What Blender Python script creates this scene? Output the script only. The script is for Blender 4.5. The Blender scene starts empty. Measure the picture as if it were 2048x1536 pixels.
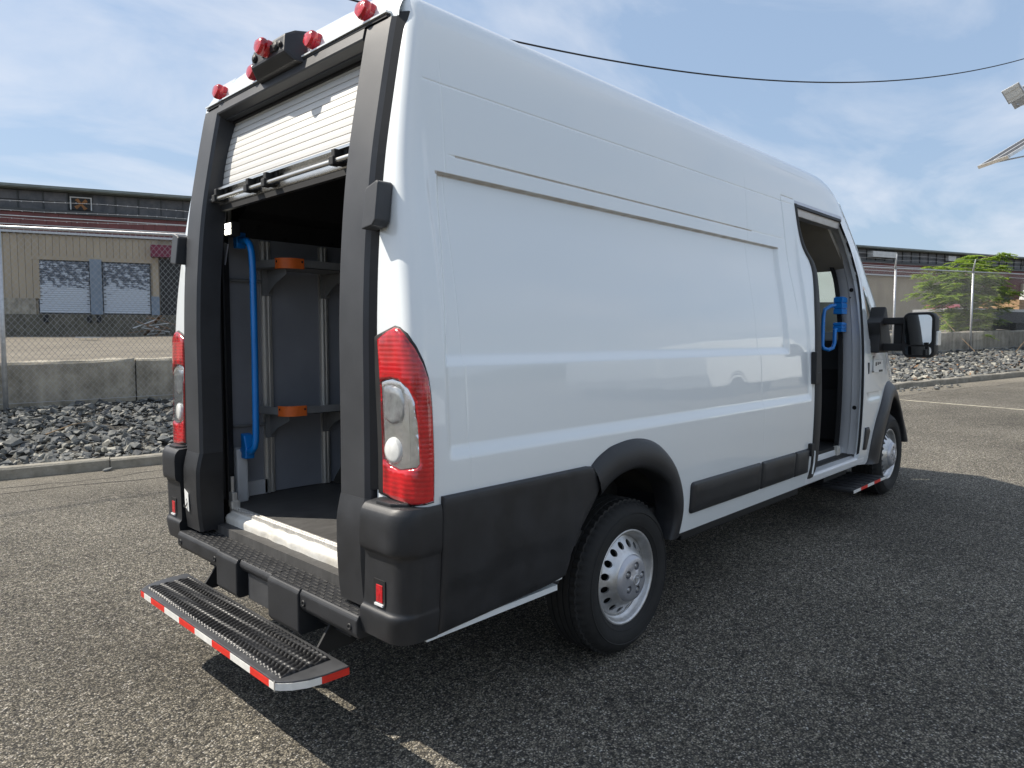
import bpy, bmesh, math, random
import numpy as np
from mathutils import Vector, Matrix
from mathutils.geometry import delaunay_2d_cdt

random.seed(11)
SC = bpy.context.scene
COL = SC.collection
PI = math.pi
rad = math.radians

# ------------------------------------------------------------------ camera
cam_data = bpy.data.cameras.new('camera')
cam = bpy.data.objects.new('camera', cam_data)
COL.objects.link(cam)
cam_data.sensor_width = 36.0
cam_data.lens = 1402.0 / 2048.0 * 36.0
cam_data.clip_start = 0.05
cam_data.clip_end = 2000.0
_p, _t = rad(3.673), rad(43.731)
_f = Vector((math.cos(_t) * math.cos(_p), math.sin(_t) * math.cos(_p), -math.sin(_p)))
_r = Vector((math.sin(_t), -math.cos(_t), 0.0))
_u = _r.cross(_f)
cam.matrix_world = Matrix(((_r.x, _u.x, -_f.x, -1.312), (_r.y, _u.y, -_f.y, -2.7946), (_r.z, _u.z, -_f.z, 1.4697), (0, 0, 0, 1)))
SC.camera = cam

# ------------------------------------------------------------------ sky, sun, exposure
SUN = Vector((-0.53, 0.735, 1.0)).normalized()          # towards the sun
SUN_EL = math.asin(SUN.z)
world = bpy.data.worlds.new('World')
SC.world = world
world.use_nodes = True
wn = world.node_tree.nodes
wl = world.node_tree.links
wn.clear()
w_out = wn.new('ShaderNodeOutputWorld')
w_bg = wn.new('ShaderNodeBackground')
w_bg.inputs['Strength'].default_value = 0.111
sky = wn.new('ShaderNodeTexSky')
sky.sky_type = 'NISHITA'
sky.sun_disc = False
sky.sun_elevation = SUN_EL
sky.sun_rotation = math.atan2(SUN.x, SUN.y)
sky.air_density = 1.2
sky.dust_density = 1.6
sky.ozone_density = 1.6
# thin clouds: noise on the view direction projected to a high flat layer
tc = wn.new('ShaderNodeTexCoord')
sep = wn.new('ShaderNodeSeparateXYZ')
wl.new(tc.outputs['Generated'], sep.inputs[0])
mz = wn.new('ShaderNodeMath'); mz.operation = 'MAXIMUM'; mz.inputs[1].default_value = 0.0
wl.new(sep.outputs['Z'], mz.inputs[0])
az = wn.new('ShaderNodeMath'); az.operation = 'ADD'; az.inputs[1].default_value = 0.16
wl.new(mz.outputs[0], az.inputs[0])
dx = wn.new('ShaderNodeMath'); dx.operation = 'DIVIDE'
dy = wn.new('ShaderNodeMath'); dy.operation = 'DIVIDE'
wl.new(sep.outputs['X'], dx.inputs[0]); wl.new(az.outputs[0], dx.inputs[1])
wl.new(sep.outputs['Y'], dy.inputs[0]); wl.new(az.outputs[0], dy.inputs[1])
cmb = wn.new('ShaderNodeCombineXYZ')
wl.new(dx.outputs[0], cmb.inputs[0]); wl.new(dy.outputs[0], cmb.inputs[1])
cmb.inputs[2].default_value = 4.4
mpg = wn.new('ShaderNodeMapping')
mpg.inputs['Rotation'].default_value = (0, 0, rad(35))
mpg.inputs['Scale'].default_value = (0.85, 1.35, 1.0)
wl.new(cmb.outputs[0], mpg.inputs[0])
cn = wn.new('ShaderNodeTexNoise')
cn.inputs['Scale'].default_value = 1.25
cn.inputs['Detail'].default_value = 9.0
cn.inputs['Roughness'].default_value = 0.56
cn.inputs['Distortion'].default_value = 0.4
wl.new(mpg.outputs[0], cn.inputs['Vector'])
cr = wn.new('ShaderNodeValToRGB')
cr.color_ramp.elements[0].position = 0.40
cr.color_ramp.elements[0].color = (0.06, 0.06, 0.06, 1)
cr.color_ramp.elements[1].position = 0.72
cr.color_ramp.elements[1].color = (0.85, 0.85, 0.85, 1)
wl.new(cn.outputs['Fac'], cr.inputs[0])
cmix = wn.new('ShaderNodeMixRGB')
cmix.inputs[2].default_value = (5.9, 6.1, 6.6, 1)
wl.new(cr.outputs[0], cmix.inputs[0])
hz = wn.new('ShaderNodeMixRGB'); hz.inputs[0].default_value = 0.62      # thin summer haze over the whole dome
hz.inputs[2].default_value = (2.45, 3.5, 5.1, 1)
wl.new(sky.outputs[0], hz.inputs[1])
wl.new(hz.outputs[0], cmix.inputs[1])
wl.new(cmix.outputs[0], w_bg.inputs['Color'])
wl.new(w_bg.outputs[0], w_out.inputs['Surface'])

sun_data = bpy.data.lights.new('sun', 'SUN')
sun_data.energy = 5.0
sun_data.angle = rad(0.55)
sun_data.color = (1.0, 0.93, 0.82)
sun = bpy.data.objects.new('sun', sun_data)
COL.objects.link(sun)
sun.rotation_euler = SUN.to_track_quat('Z', 'Y').to_euler()
sun.location = (-20, 30, 40)

SC.view_settings.view_transform = 'Standard'
SC.view_settings.look = 'None'
SC.view_settings.exposure = 0.44
SC.view_settings.gamma = 1.0
SC.view_settings.use_curve_mapping = False
try:
    SC.cycles.max_bounces = 8
    SC.cycles.transparent_max_bounces = 16
    SC.cycles.caustics_reflective = False
    SC.cycles.caustics_refractive = False
    SC.cycles.sample_clamp_indirect = 6.0
except Exception:
    pass

# ------------------------------------------------------------------ materials
def nodes_of(m):
    m.use_nodes = True
    nt = m.node_tree
    return nt.nodes, nt.links, nt.nodes['Principled BSDF']

def setin(b, **kw):
    for k, v in kw.items():
        k = k.replace('_', ' ')
        if k in b.inputs:
            b.inputs[k].default_value = v

def pmat(name, col, rough=0.5, metal=0.0, var=0.12, scale=6.0, bump=0.0, bscale=120.0, coat=0.0, coat_rough=0.04,
         dark=None, stretch=(1, 1, 1), rvar=0.1, spec=0.5, detail=6.0):
    """procedural material: base colour wandering between two tones, uneven roughness, fine relief"""
    m = bpy.data.materials.new(name)
    N, L, b = nodes_of(m)
    setin(b, Metallic=metal, Roughness=rough, Specular_IOR_Level=spec, Coat_Weight=coat, Coat_Roughness=coat_rough)
    t = N.new('ShaderNodeTexCoord')
    mp = N.new('ShaderNodeMapping')
    mp.inputs['Scale'].default_value = stretch
    L.new(t.outputs['Object'], mp.inputs[0])
    n = N.new('ShaderNodeTexNoise')
    n.inputs['Scale'].default_value = scale
    n.inputs['Detail'].default_value = detail
    n.inputs['Roughness'].default_value = 0.6
    L.new(mp.outputs[0], n.inputs['Vector'])
    r = N.new('ShaderNodeValToRGB')
    d = dark if dark else tuple(c * (1 - var) for c in col)
    e = tuple(min(1.0, c * (1 + var * 0.6)) for c in col)
    r.color_ramp.elements[0].position = 0.3
    r.color_ramp.elements[0].color = (*d, 1)
    r.color_ramp.elements[1].position = 0.7
    r.color_ramp.elements[1].color = (*e, 1)
    L.new(n.outputs['Fac'], r.inputs[0])
    L.new(r.outputs[0], b.inputs['Base Color'])
    mr = N.new('ShaderNodeMapRange')
    mr.inputs['To Min'].default_value = max(0.0, rough - rvar)
    mr.inputs['To Max'].default_value = min(1.0, rough + rvar)
    L.new(n.outputs['Fac'], mr.inputs[0])
    L.new(mr.outputs[0], b.inputs['Roughness'])
    if bump > 0:
        n2 = N.new('ShaderNodeTexNoise')
        n2.inputs['Scale'].default_value = bscale
        n2.inputs['Detail'].default_value = 4
        L.new(mp.outputs[0], n2.inputs['Vector'])
        bp = N.new('ShaderNodeBump')
        bp.inputs['Strength'].default_value = bump
        bp.inputs['Distance'].default_value = 0.01
        L.new(n2.outputs['Fac'], bp.inputs['Height'])
        L.new(bp.outputs[0], b.inputs['Normal'])
    return m

M = {}
M['plastic'] = pmat('black_plastic', (0.040, 0.042, 0.047), 0.47, var=0.25, scale=5, bump=0.06, bscale=500, rvar=0.08)
M['plastic_low'] = pmat('bumper_plastic', (0.021, 0.022, 0.025), 0.46, var=0.4, scale=7, bump=0.08, bscale=420, rvar=0.1)
M['rubber'] = pmat('black_rubber', (0.012, 0.012, 0.013), 0.6, var=0.3, scale=9)
M['tyre'] = pmat('tyre_rubber', (0.016, 0.016, 0.016), 0.8, var=0.4, scale=12, bump=0.1, bscale=160)
M['steel'] = pmat('silver_wheel_steel', (0.66, 0.67, 0.69), 0.36, metal=0.7, var=0.18, scale=14, dark=(0.46, 0.45, 0.43))
M['hub'] = pmat('hub_plastic', (0.50, 0.51, 0.55), 0.34, metal=0.6, var=0.15, scale=10)
M['alu'] = pmat('aluminium', (0.80, 0.78, 0.74), 0.42, metal=0.75, var=0.2, scale=6, stretch=(6, 6, 0.3))
M['alu_bright'] = pmat('bright_aluminium_rail', (0.74, 0.73, 0.70), 0.25, metal=0.9, var=0.12, scale=6, stretch=(6, .3, 6))
M['blue'] = pmat('blue_powder_coat', (0.006, 0.21, 0.66), 0.3, var=0.12, scale=5, coat=0.3)
M['orange'] = pmat('orange_plastic', (0.80, 0.16, 0.025), 0.5, var=0.15, scale=20)
M['cargo_wall'] = pmat('grey_cargo_liner', (0.32, 0.335, 0.375), 0.55, var=0.16, scale=2.0)
M['shelf'] = pmat('grey_steel_shelf', (0.26, 0.265, 0.27), 0.45, metal=0.2, var=0.2, scale=8)
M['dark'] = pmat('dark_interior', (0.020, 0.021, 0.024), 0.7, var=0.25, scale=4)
M['cargo_floor'] = pmat('grey_cargo_floor', (0.07, 0.068, 0.066), 0.6, var=0.35, scale=9, stretch=(1, 3, 1), bump=0.05, bscale=80)
M['headliner'] = pmat('beige_headliner', (0.30, 0.28, 0.24), 0.85, var=0.1, scale=6)
M['cab_black'] = pmat('black_cab_trim', (0.012, 0.012, 0.014), 0.6, var=0.2, scale=4)
M['jamb'] = pmat('jamb_paint', (0.72, 0.73, 0.74), 0.35, var=0.06, scale=4, coat=0.3)
M['slat'] = pmat('white_roller_slat', (0.70, 0.69, 0.66), 0.42, var=0.06, scale=5, stretch=(1, .3, 1))
M['sill'] = pmat('worn_white_sill', (0.64, 0.63, 0.60), 0.5, var=0.3, scale=6, bump=0.25, bscale=25, dark=(0.44, 0.41, 0.35))
M['tape_red'] = pmat('red_reflective_tape', (0.72, 0.030, 0.018), 0.35, var=0.12, scale=25)
M['tape_white'] = pmat('white_reflective_tape', (0.78, 0.77, 0.73), 0.35, var=0.12, scale=20)
M['grip'] = pmat('black_grip_tray', (0.014, 0.014, 0.015), 0.42, var=0.3, scale=30)
M['step_metal'] = pmat('dark_step_metal', (0.085, 0.087, 0.092), 0.45, metal=0.4, var=0.25, scale=12)
M['sticker'] = pmat('white_sticker', (0.80, 0.80, 0.78), 0.4, var=0.05)
M['ink'] = pmat('black_print', (0.012, 0.012, 0.012), 0.5, var=0.1)
M['welliner'] = pmat('muddy_wheel_well', (0.07, 0.065, 0.055), 0.8, var=0.5, scale=5, bump=0.3, bscale=30, dark=(0.014, 0.013, 0.012))
M['well_paint'] = pmat('dirty_pale_underbody', (0.34, 0.33, 0.27), 0.7, var=0.5, scale=22, dark=(0.03, 0.027, 0.02))

def mat_paint():
    m = bpy.data.materials.new('white_van_paint')
    N, L, b = nodes_of(m)
    setin(b, Roughness=0.32, Specular_IOR_Level=0.5, Coat_Weight=1.0, Coat_Roughness=0.015, Coat_IOR=1.55)
    t = N.new('ShaderNodeTexCoord')
    sp = N.new('ShaderNodeSeparateXYZ')
    L.new(t.outputs['Object'], sp.inputs[0])
    # road dust creeping up the lower panels and faint streaks
    n = N.new('ShaderNodeTexNoise'); n.inputs['Scale'].default_value = 3.0; n.inputs['Detail'].default_value = 8
    L.new(t.outputs['Object'], n.inputs['Vector'])
    mr = N.new('ShaderNodeMapRange'); mr.inputs['From Min'].default_value = 1.3; mr.inputs['From Max'].default_value = 0.45
    L.new(sp.outputs['Z'], mr.inputs[0])
    mu = N.new('ShaderNodeMath'); mu.operation = 'MULTIPLY'
    L.new(mr.outputs[0], mu.inputs[0]); L.new(n.outputs['Fac'], mu.inputs[1])
    mx = N.new('ShaderNodeMixRGB')
    mx.inputs[1].default_value = (0.79, 0.83, 0.845, 1)
    mx.inputs[2].default_value = (0.60, 0.58, 0.53, 1)
    m2 = N.new('ShaderNodeMath'); m2.operation = 'MULTIPLY'; m2.inputs[1].default_value = 0.32
    L.new(mu.outputs[0], m2.inputs[0]); L.new(m2.outputs[0], mx.inputs[0])
    # brown dirt caught on the two pressed ledges and in the seams
    last = mx
    for zc, wd, x0, x1, st in ((2.0465, 0.0085, 0.285, 3.13, 0.85), (2.117, 0.0055, 0.385, 2.76, 0.75)):
        a = N.new('ShaderNodeMath'); a.operation = 'SUBTRACT'; a.inputs[1].default_value = zc
        L.new(sp.outputs['Z'], a.inputs[0])
        ab = N.new('ShaderNodeMath'); ab.operation = 'ABSOLUTE'; L.new(a.outputs[0], ab.inputs[0])
        r1 = N.new('ShaderNodeMapRange'); r1.inputs['From Min'].default_value = wd; r1.inputs['From Max'].default_value = wd * 0.45
        L.new(ab.outputs[0], r1.inputs[0])
        g0 = N.new('ShaderNodeMath'); g0.operation = 'GREATER_THAN'; g0.inputs[1].default_value = x0
        g1 = N.new('ShaderNodeMath'); g1.operation = 'LESS_THAN'; g1.inputs[1].default_value = x1
        L.new(sp.outputs['X'], g0.inputs[0]); L.new(sp.outputs['X'], g1.inputs[0])
        gy = N.new('ShaderNodeMath'); gy.operation = 'LESS_THAN'; gy.inputs[1].default_value = 0
        L.new(sp.outputs['Y'], gy.inputs[0])
        p = g0
        for q in (g1, gy, r1):
            k = N.new('ShaderNodeMath'); k.operation = 'MULTIPLY'
            L.new(p.outputs[0], k.inputs[0]); L.new(q.outputs[0], k.inputs[1]); p = k
        n3 = N.new('ShaderNodeTexNoise'); n3.inputs['Scale'].default_value = 14; n3.inputs['Detail'].default_value = 5
        L.new(t.outputs['Object'], n3.inputs['Vector'])
        r3 = N.new('ShaderNodeMapRange'); r3.inputs['From Min'].default_value = 0.25; r3.inputs['From Max'].default_value = 0.6
        r3.inputs['To Min'].default_value = 0.45; r3.inputs['To Max'].default_value = st
        L.new(n3.outputs['Fac'], r3.inputs[0])
        k = N.new('ShaderNodeMath'); k.operation = 'MULTIPLY'
        L.new(p.outputs[0], k.inputs[0]); L.new(r3.outputs[0], k.inputs[1])
        mm = N.new('ShaderNodeMixRGB'); mm.inputs[2].default_value = (0.34, 0.265, 0.18, 1)
        L.new(k.outputs[0], mm.inputs[0]); L.new(last.outputs[0], mm.inputs[1]); last = mm
    L.new(last.outputs[0], b.inputs['Base Color'])
    # very slight waviness of pressed sheet metal
    n4 = N.new('ShaderNodeTexNoise'); n4.inputs['Scale'].default_value = 2.2; n4.inputs['Detail'].default_value = 2
    L.new(t.outputs['Object'], n4.inputs['Vector'])
    bp = N.new('ShaderNodeBump'); bp.inputs['Strength'].default_value = 0.05; bp.inputs['Distance'].default_value = 0.02
    L.new(n4.outputs['Fac'], bp.inputs['Height'])
    L.new(bp.outputs[0], b.inputs['Normal']); L.new(bp.outputs[0], b.inputs['Coat Normal'])
    return m
M['paint'] = mat_paint()

def mat_glass(name, tint, refl=1.0, rough=0.01):
    m = bpy.data.materials.new(name)
    m.use_nodes = True
    N, L = m.node_tree.nodes, m.node_tree.links
    N.clear()
    o = N.new('ShaderNodeOutputMaterial')
    tr = N.new('ShaderNodeBsdfTransparent'); tr.inputs[0].default_value = (*tint, 1)
    gl = N.new('ShaderNodeBsdfGlossy'); gl.inputs['Roughness'].default_value = rough
    lw = N.new('ShaderNodeLayerWeight'); lw.inputs[0].default_value = 0.5
    pw = N.new('ShaderNodeMath'); pw.operation = 'POWER'; pw.inputs[1].default_value = 4.0
    L.new(lw.outputs['Facing'], pw.inputs[0])
    fr = N.new('ShaderNodeMath'); fr.operation = 'MULTIPLY_ADD'; fr.inputs[1].default_value = 0.8; fr.inputs[2].default_value = 0.04
    L.new(pw.outputs[0], fr.inputs[0])
    mu = N.new('ShaderNodeMath'); mu.operation = 'MULTIPLY'; mu.inputs[1].default_value = refl
    n = N.new('ShaderNodeTexNoise'); n.inputs['Scale'].default_value = 3
    mc = N.new('ShaderNodeMixRGB'); mc.inputs[0].default_value = 0.06
    mc.inputs[1].default_value = (*tint, 1)
    L.new(n.outputs['Color'], mc.inputs[2]); L.new(mc.outputs[0], tr.inputs[0])
    mx = N.new('ShaderNodeMixShader')
    L.new(fr.outputs[0], mu.inputs[0]); L.new(mu.outputs[0], mx.inputs[0])
    L.new(tr.outputs[0], mx.inputs[1]); L.new(gl.outputs[0], mx.inputs[2])
    L.new(mx.outputs[0], o.inputs['Surface'])
    return m
M['glass'] = mat_glass('window_glass', (0.80, 0.88, 0.85))
M['clear'] = mat_glass('clear_lens', (0.94, 0.95, 0.96), 1.2)
M['mirror'] = pmat('mirror_glass', (0.80, 0.83, 0.85), 0.02, metal=1.0, var=0.02, rvar=0.0)

def mat_lens():
    m = bpy.data.materials.new('red_lens')
    N, L, b = nodes_of(m)
    setin(b, Roughness=0.16, Coat_Weight=1.0, Coat_Roughness=0.03)
    t = N.new('ShaderNodeTexCoord')
    w = N.new('ShaderNodeTexWave'); w.bands_direction = 'Z'; w.inputs['Scale'].default_value = 20; w.inputs['Distortion'].default_value = 0.25
    L.new(t.outputs['Object'], w.inputs['Vector'])
    br = N.new('ShaderNodeTexVoronoi'); br.inputs['Scale'].default_value = 26
    mp = N.new('ShaderNodeMapping'); mp.inputs['Scale'].default_value = (1.0, 1.0, 0.35)
    L.new(t.outputs['Object'], mp.inputs[0]); L.new(mp.outputs[0], br.inputs['Vector'])
    ad = N.new('ShaderNodeMath'); ad.operation = 'MULTIPLY_ADD'; ad.inputs[1].default_value = 0.24
    L.new(w.outputs['Fac'], ad.inputs[0]); L.new(br.outputs['Distance'], ad.inputs[2])
    r = N.new('ShaderNodeValToRGB')
    r.color_ramp.elements[0].position = 0.2; r.color_ramp.elements[0].color = (0.24, 0.001, 0.004, 1)
    r.color_ramp.elements[1].position = 0.9; r.color_ramp.elements[1].color = (0.60, 0.006, 0.012, 1)
    L.new(ad.outputs[0], r.inputs[0]); L.new(r.outputs[0], b.inputs['Base Color'])
    bp = N.new('ShaderNodeBump'); bp.inputs['Strength'].default_value = 0.35; bp.inputs['Distance'].default_value = 0.004
    L.new(ad.outputs[0], bp.inputs['Height']); L.new(bp.outputs[0], b.inputs['Normal'])
    return m
M['lens'] = mat_lens()
M['marker'] = pmat('marker_lens', (.55, .006, .014), .18, var=.45, scale=45, coat=.7, bump=.2, bscale=90)
M['worn_tread'] = pmat('worn_tread', (.075, .073, .07), .5, var=.4, scale=14)
M['chrome'] = pmat('lamp_chrome', (0.86, 0.87, 0.89), 0.10, metal=0.9, var=0.08, scale=40, bump=0.10, bscale=28)
M['bulb_glass'] = pmat('smoky_bulb_glass', (.50, .51, .52), .12, metal=.5, var=.35, scale=30, coat=.6)
M['lamp_glass'] = pmat('frosted_lamp', (0.80, 0.80, 0.77), 0.2, var=0.15, scale=30, coat=0.8)

def mat_emit(name, col, s):
    m = bpy.data.materials.new(name)
    N, L, b = nodes_of(m)
    t = N.new('ShaderNodeTexCoord')
    v = N.new('ShaderNodeTexVoronoi'); v.inputs['Scale'].default_value = 60
    L.new(t.outputs['Object'], v.inputs['Vector'])
    r = N.new('ShaderNodeValToRGB')
    r.color_ramp.elements[0].color = (*col, 1); r.color_ramp.elements[1].color = (*[c * 0.5 for c in col], 1)
    L.new(v.outputs['Distance'], r.inputs[0])
    L.new(r.outputs[0], b.inputs['Emission Color'])
    b.inputs['Emission Strength'].default_value = s
    return m
M['led'] = mat_emit('lit_led', (1.0, 0.97, 0.82), 5.0)

# ------------------------------------------------------------------ mesh helpers
def tag(o, label=None, cat=None, group=None, kind=None):
    if label: o['label'] = label
    if cat: o['category'] = cat
    if group: o['group'] = group
    if kind: o['kind'] = kind
    return o

def empty(name, loc=(0, 0, 0), parent=None):
    o = bpy.data.objects.new(name, None)
    o.empty_display_size = 0.2
    o.location = loc
    COL.objects.link(o)
    o.parent = parent
    return o

def mk(name, V, F, mat, parent=None, smooth=False, loops=None, bevel=0.0, seg=2):
    me = bpy.data.meshes.new(name)
    me.from_pydata([tuple(v) for v in V], [], [tuple(f) for f in F])
    if bevel > 0:
        bm = bmesh.new(); bm.from_mesh(me)
        bmesh.ops.recalc_face_normals(bm, faces=bm.faces)
        es = [e for e in bm.edges if len(e.link_faces) == 2 and e.calc_face_angle(0) > 0.5]
        if es:
            bmesh.ops.bevel(bm, geom=es, offset=bevel, segments=seg, affect='EDGES', profile=0.6, clamp_overlap=True)
        bm.to_mesh(me); bm.free()
    me.materials.append(mat)
    if smooth:
        me.polygons.foreach_set('use_smooth', [True] * len(me.polygons))
    me.update()
    if loops is not None:
        me.normals_split_custom_set([tuple(n) for n in loops])
    o = bpy.data.objects.new(name, me)
    COL.objects.link(o)
    o.parent = parent
    return o

def copy_obj(o, parent, M4=None):
    c = o.copy(); COL.objects.link(c); c.parent = parent
    if M4 is not None: c.matrix_local = M4
    return c

def copy_tree(o, parent=None):
    c = o.copy(); COL.objects.link(c); c.parent = parent
    for ch in list(o.children):
        copy_tree(ch, c)
    return c

class MB:
    """collects geometry for ONE mesh object"""
    def __init__(s): s.V = []; s.F = []
    def add(s, V, F):
        b = len(s.V); s.V += [tuple(v) for v in V]; s.F += [tuple(i + b for i in f) for f in F]; return s
    def box(s, x0, x1, y0, y1, z0, z1, Mx=None):
        V = [Vector((x, y, z)) for x in (x0, x1) for y in (y0, y1) for z in (z0, z1)]
        if Mx is not None: V = [Mx @ v for v in V]
        return s.add(V, [(0, 1, 3, 2), (4, 6, 7, 5), (0, 4, 5, 1), (2, 3, 7, 6), (0, 2, 6, 4), (1, 5, 7, 3)])
    def tube(s, P, r, seg=10, cap=True, rr=None):
        P = [Vector(p) for p in P]; n = len(P); rings = []
        up = Vector((0, 0, 1))
        t0 = (P[1] - P[0]).normalized()
        if abs(t0.dot(up)) > 0.95: up = Vector((1, 0, 0))
        a = t0.cross(up).normalized()
        for i in range(n):
            t = (P[min(i + 1, n - 1)] - P[max(i - 1, 0)]).normalized()
            a = (a - t * a.dot(t)).normalized(); b = t.cross(a)
            ri = rr[i] if rr else r
            rings.append([P[i] + (a * math.cos(2 * PI * k / seg) + b * math.sin(2 * PI * k / seg)) * ri for k in range(seg)])
        V = [v for R_ in rings for v in R_]
        F = [(i * seg + k, i * seg + (k + 1) % seg, (i + 1) * seg + (k + 1) % seg, (i + 1) * seg + k) for i in range(n - 1) for k in range(seg)]
        if cap: F += [tuple(range(seg))[::-1], tuple((n - 1) * seg + k for k in range(seg))]
        return s.add(V, F)
    def prism(s, poly, d0, d1, fn):
        """poly in 2-D, swept from depth d0 to d1 through fn(u,v,d)"""
        n = len(poly)
        V = [fn(u, v, d0) for u, v in poly] + [fn(u, v, d1) for u, v in poly]
        F = [tuple(range(n))[::-1], tuple(range(n, 2 * n))] + [(i, (i + 1) % n, n + (i + 1) % n, n + i) for i in range(n)]
        return s.add(V, F)
    def loft(s, rings, close=True, cap=True):
        n = len(rings[0]); V = [v for R_ in rings for v in R_]; m = len(rings)
        kk = n if close else n - 1
        F = [(i * n + k, i * n + (k + 1) % n, (i + 1) * n + (k + 1) % n, (i + 1) * n + k) for i in range(m - 1) for k in range(kk)]
        if cap and close: F += [tuple(range(n))[::-1], tuple((m - 1) * n + k for k in range(n))]
        return s.add(V, F)
    def lathe(s, prof, fn, seg=48, close=False):
        """prof: (r, depth) pairs; fn(cx, cz, depth) -> point"""
        rings = [[fn(r * math.cos(2 * PI * k / seg), r * math.sin(2 * PI * k / seg), d) for k in range(seg)] for r, d in prof]
        return s.loft(rings, True, close)
    def build(s, name, mat, parent=None, smooth=False, bevel=0.0, seg=2):
        return mk(name, s.V, s.F, mat, parent, smooth, None, bevel, seg)

def recalc(o):
    bm = bmesh.new(); bm.from_mesh(o.data)
    bmesh.ops.recalc_face_normals(bm, faces=bm.faces)
    bm.to_mesh(o.data); bm.free()
    return o

def autosmooth(o, ang=40):
    me = o.data
    me.polygons.foreach_set('use_smooth', [True] * len(me.polygons))
    bm = bmesh.new(); bm.from_mesh(me)
    bmesh.ops.recalc_face_normals(bm, faces=bm.faces)
    for e in bm.edges:
        e.smooth = not (len(e.link_faces) != 2 or e.calc_face_angle(0) > rad(ang))
    bm.to_mesh(me); bm.free()
    return o

def pchip(tbl, n=2000):
    xs = np.array([t[0] for t in tbl], float); ys = np.array([t[1] for t in tbl], float)
    h = np.diff(xs); d = np.diff(ys) / h
    m = np.zeros(len(xs)); m[0] = d[0]; m[-1] = d[-1]
    for i in range(1, len(xs) - 1):
        if d[i - 1] * d[i] > 0:
            w1 = 2 * h[i] + h[i - 1]; w2 = h[i] + 2 * h[i - 1]
            m[i] = (w1 + w2) / (w1 / d[i - 1] + w2 / d[i])
    X = np.linspace(xs[0], xs[-1], n)
    k = np.clip(np.searchsorted(xs, X, 'right') - 1, 0, len(h) - 1)
    t = (X - xs[k]) / h[k]
    Y = (2 * t**3 - 3 * t**2 + 1) * ys[k] + (t**3 - 2 * t**2 + t) * h[k] * m[k] + (-2 * t**3 + 3 * t**2) * ys[k + 1] + (t**3 - t**2) * h[k] * m[k + 1]
    return lambda v: np.interp(v, X, Y)

def inside(poly, P):
    """vectorised point in polygon; poly (n,2), P (m,2)"""
    poly = np.asarray(poly, float); x, y = P[:, 0], P[:, 1]
    r = np.zeros(len(P), bool); j = len(poly) - 1
    for i in range(len(poly)):
        xi, yi = poly[i]; xj, yj = poly[j]
        if yi != yj:
            c = ((yi > y) != (yj > y)) & (x < (xj - xi) * (y - yi) / (yj - yi) + xi)
            r ^= c
        j = i
    return r

def bdist(poly, P):
    poly = np.asarray(poly, float); best = np.full(len(P), 1e9)
    for i in range(len(poly)):
        a = poly[i]; b = poly[(i + 1) % len(poly)]; ab = b - a
        l2 = max(ab @ ab, 1e-12)
        t = np.clip(((P - a) @ ab) / l2, 0, 1)
        best = np.minimum(best, np.hypot(*(P - (a + t[:, None] * ab)).T))
    return best

def densify(poly, step):
    out = []
    for i in range(len(poly)):
        a = np.array(poly[i], float); b = np.array(poly[(i + 1) % len(poly)], float)
        n = max(1, int(np.hypot(*(b - a)) / step + 0.5))
        for k in range(n): out.append(tuple(a + (b - a) * k / n))
    return out

def cdt(outer, holes, pts, margin):
    polys = [np.array(outer)] + [np.array(h) for h in holes]
    G = np.asarray(pts, float)
    if len(G):
        ok = inside(polys[0], G)
        for h in polys[1:]: ok &= ~inside(h, G)
        G = G[ok]
    if len(G):
        d = np.min([bdist(p, G) for p in polys], axis=0)
        G = G[d > margin]
    V = []; E = []; bl = []
    for p in polys:
        b = len(V); V += [tuple(q) for q in p]; n = len(p)
        E += [(b + i, b + (i + 1) % n) for i in range(n)]; bl.append((b, n))
    V += [tuple(q) for q in G]
    ov, oe, of, vi, ei, fi = delaunay_2d_cdt([Vector(v) for v in V], E, [], 0, 1e-7)
    P = np.array([(v.x, v.y) for v in ov])
    Fa = np.array([f for f in of if len(f) == 3])
    c = P[Fa].mean(axis=1)
    ok = inside(polys[0], c)
    for h in polys[1:]: ok &= ~inside(h, c)
    Fa = Fa[ok]
    # make all triangles counter-clockwise in 2-D
    a = P[Fa[:, 1]] - P[Fa[:, 0]]; b = P[Fa[:, 2]] - P[Fa[:, 0]]
    fl = (a[:, 0] * b[:, 1] - a[:, 1] * b[:, 0]) < 0
    Fa[fl] = Fa[fl][:, ::-1]
    return P, Fa, polys

def gridpts(xs, zs):
    X, Z = np.meshgrid(xs, zs); return np.stack([X.ravel(), Z.ravel()], 1)

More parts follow.
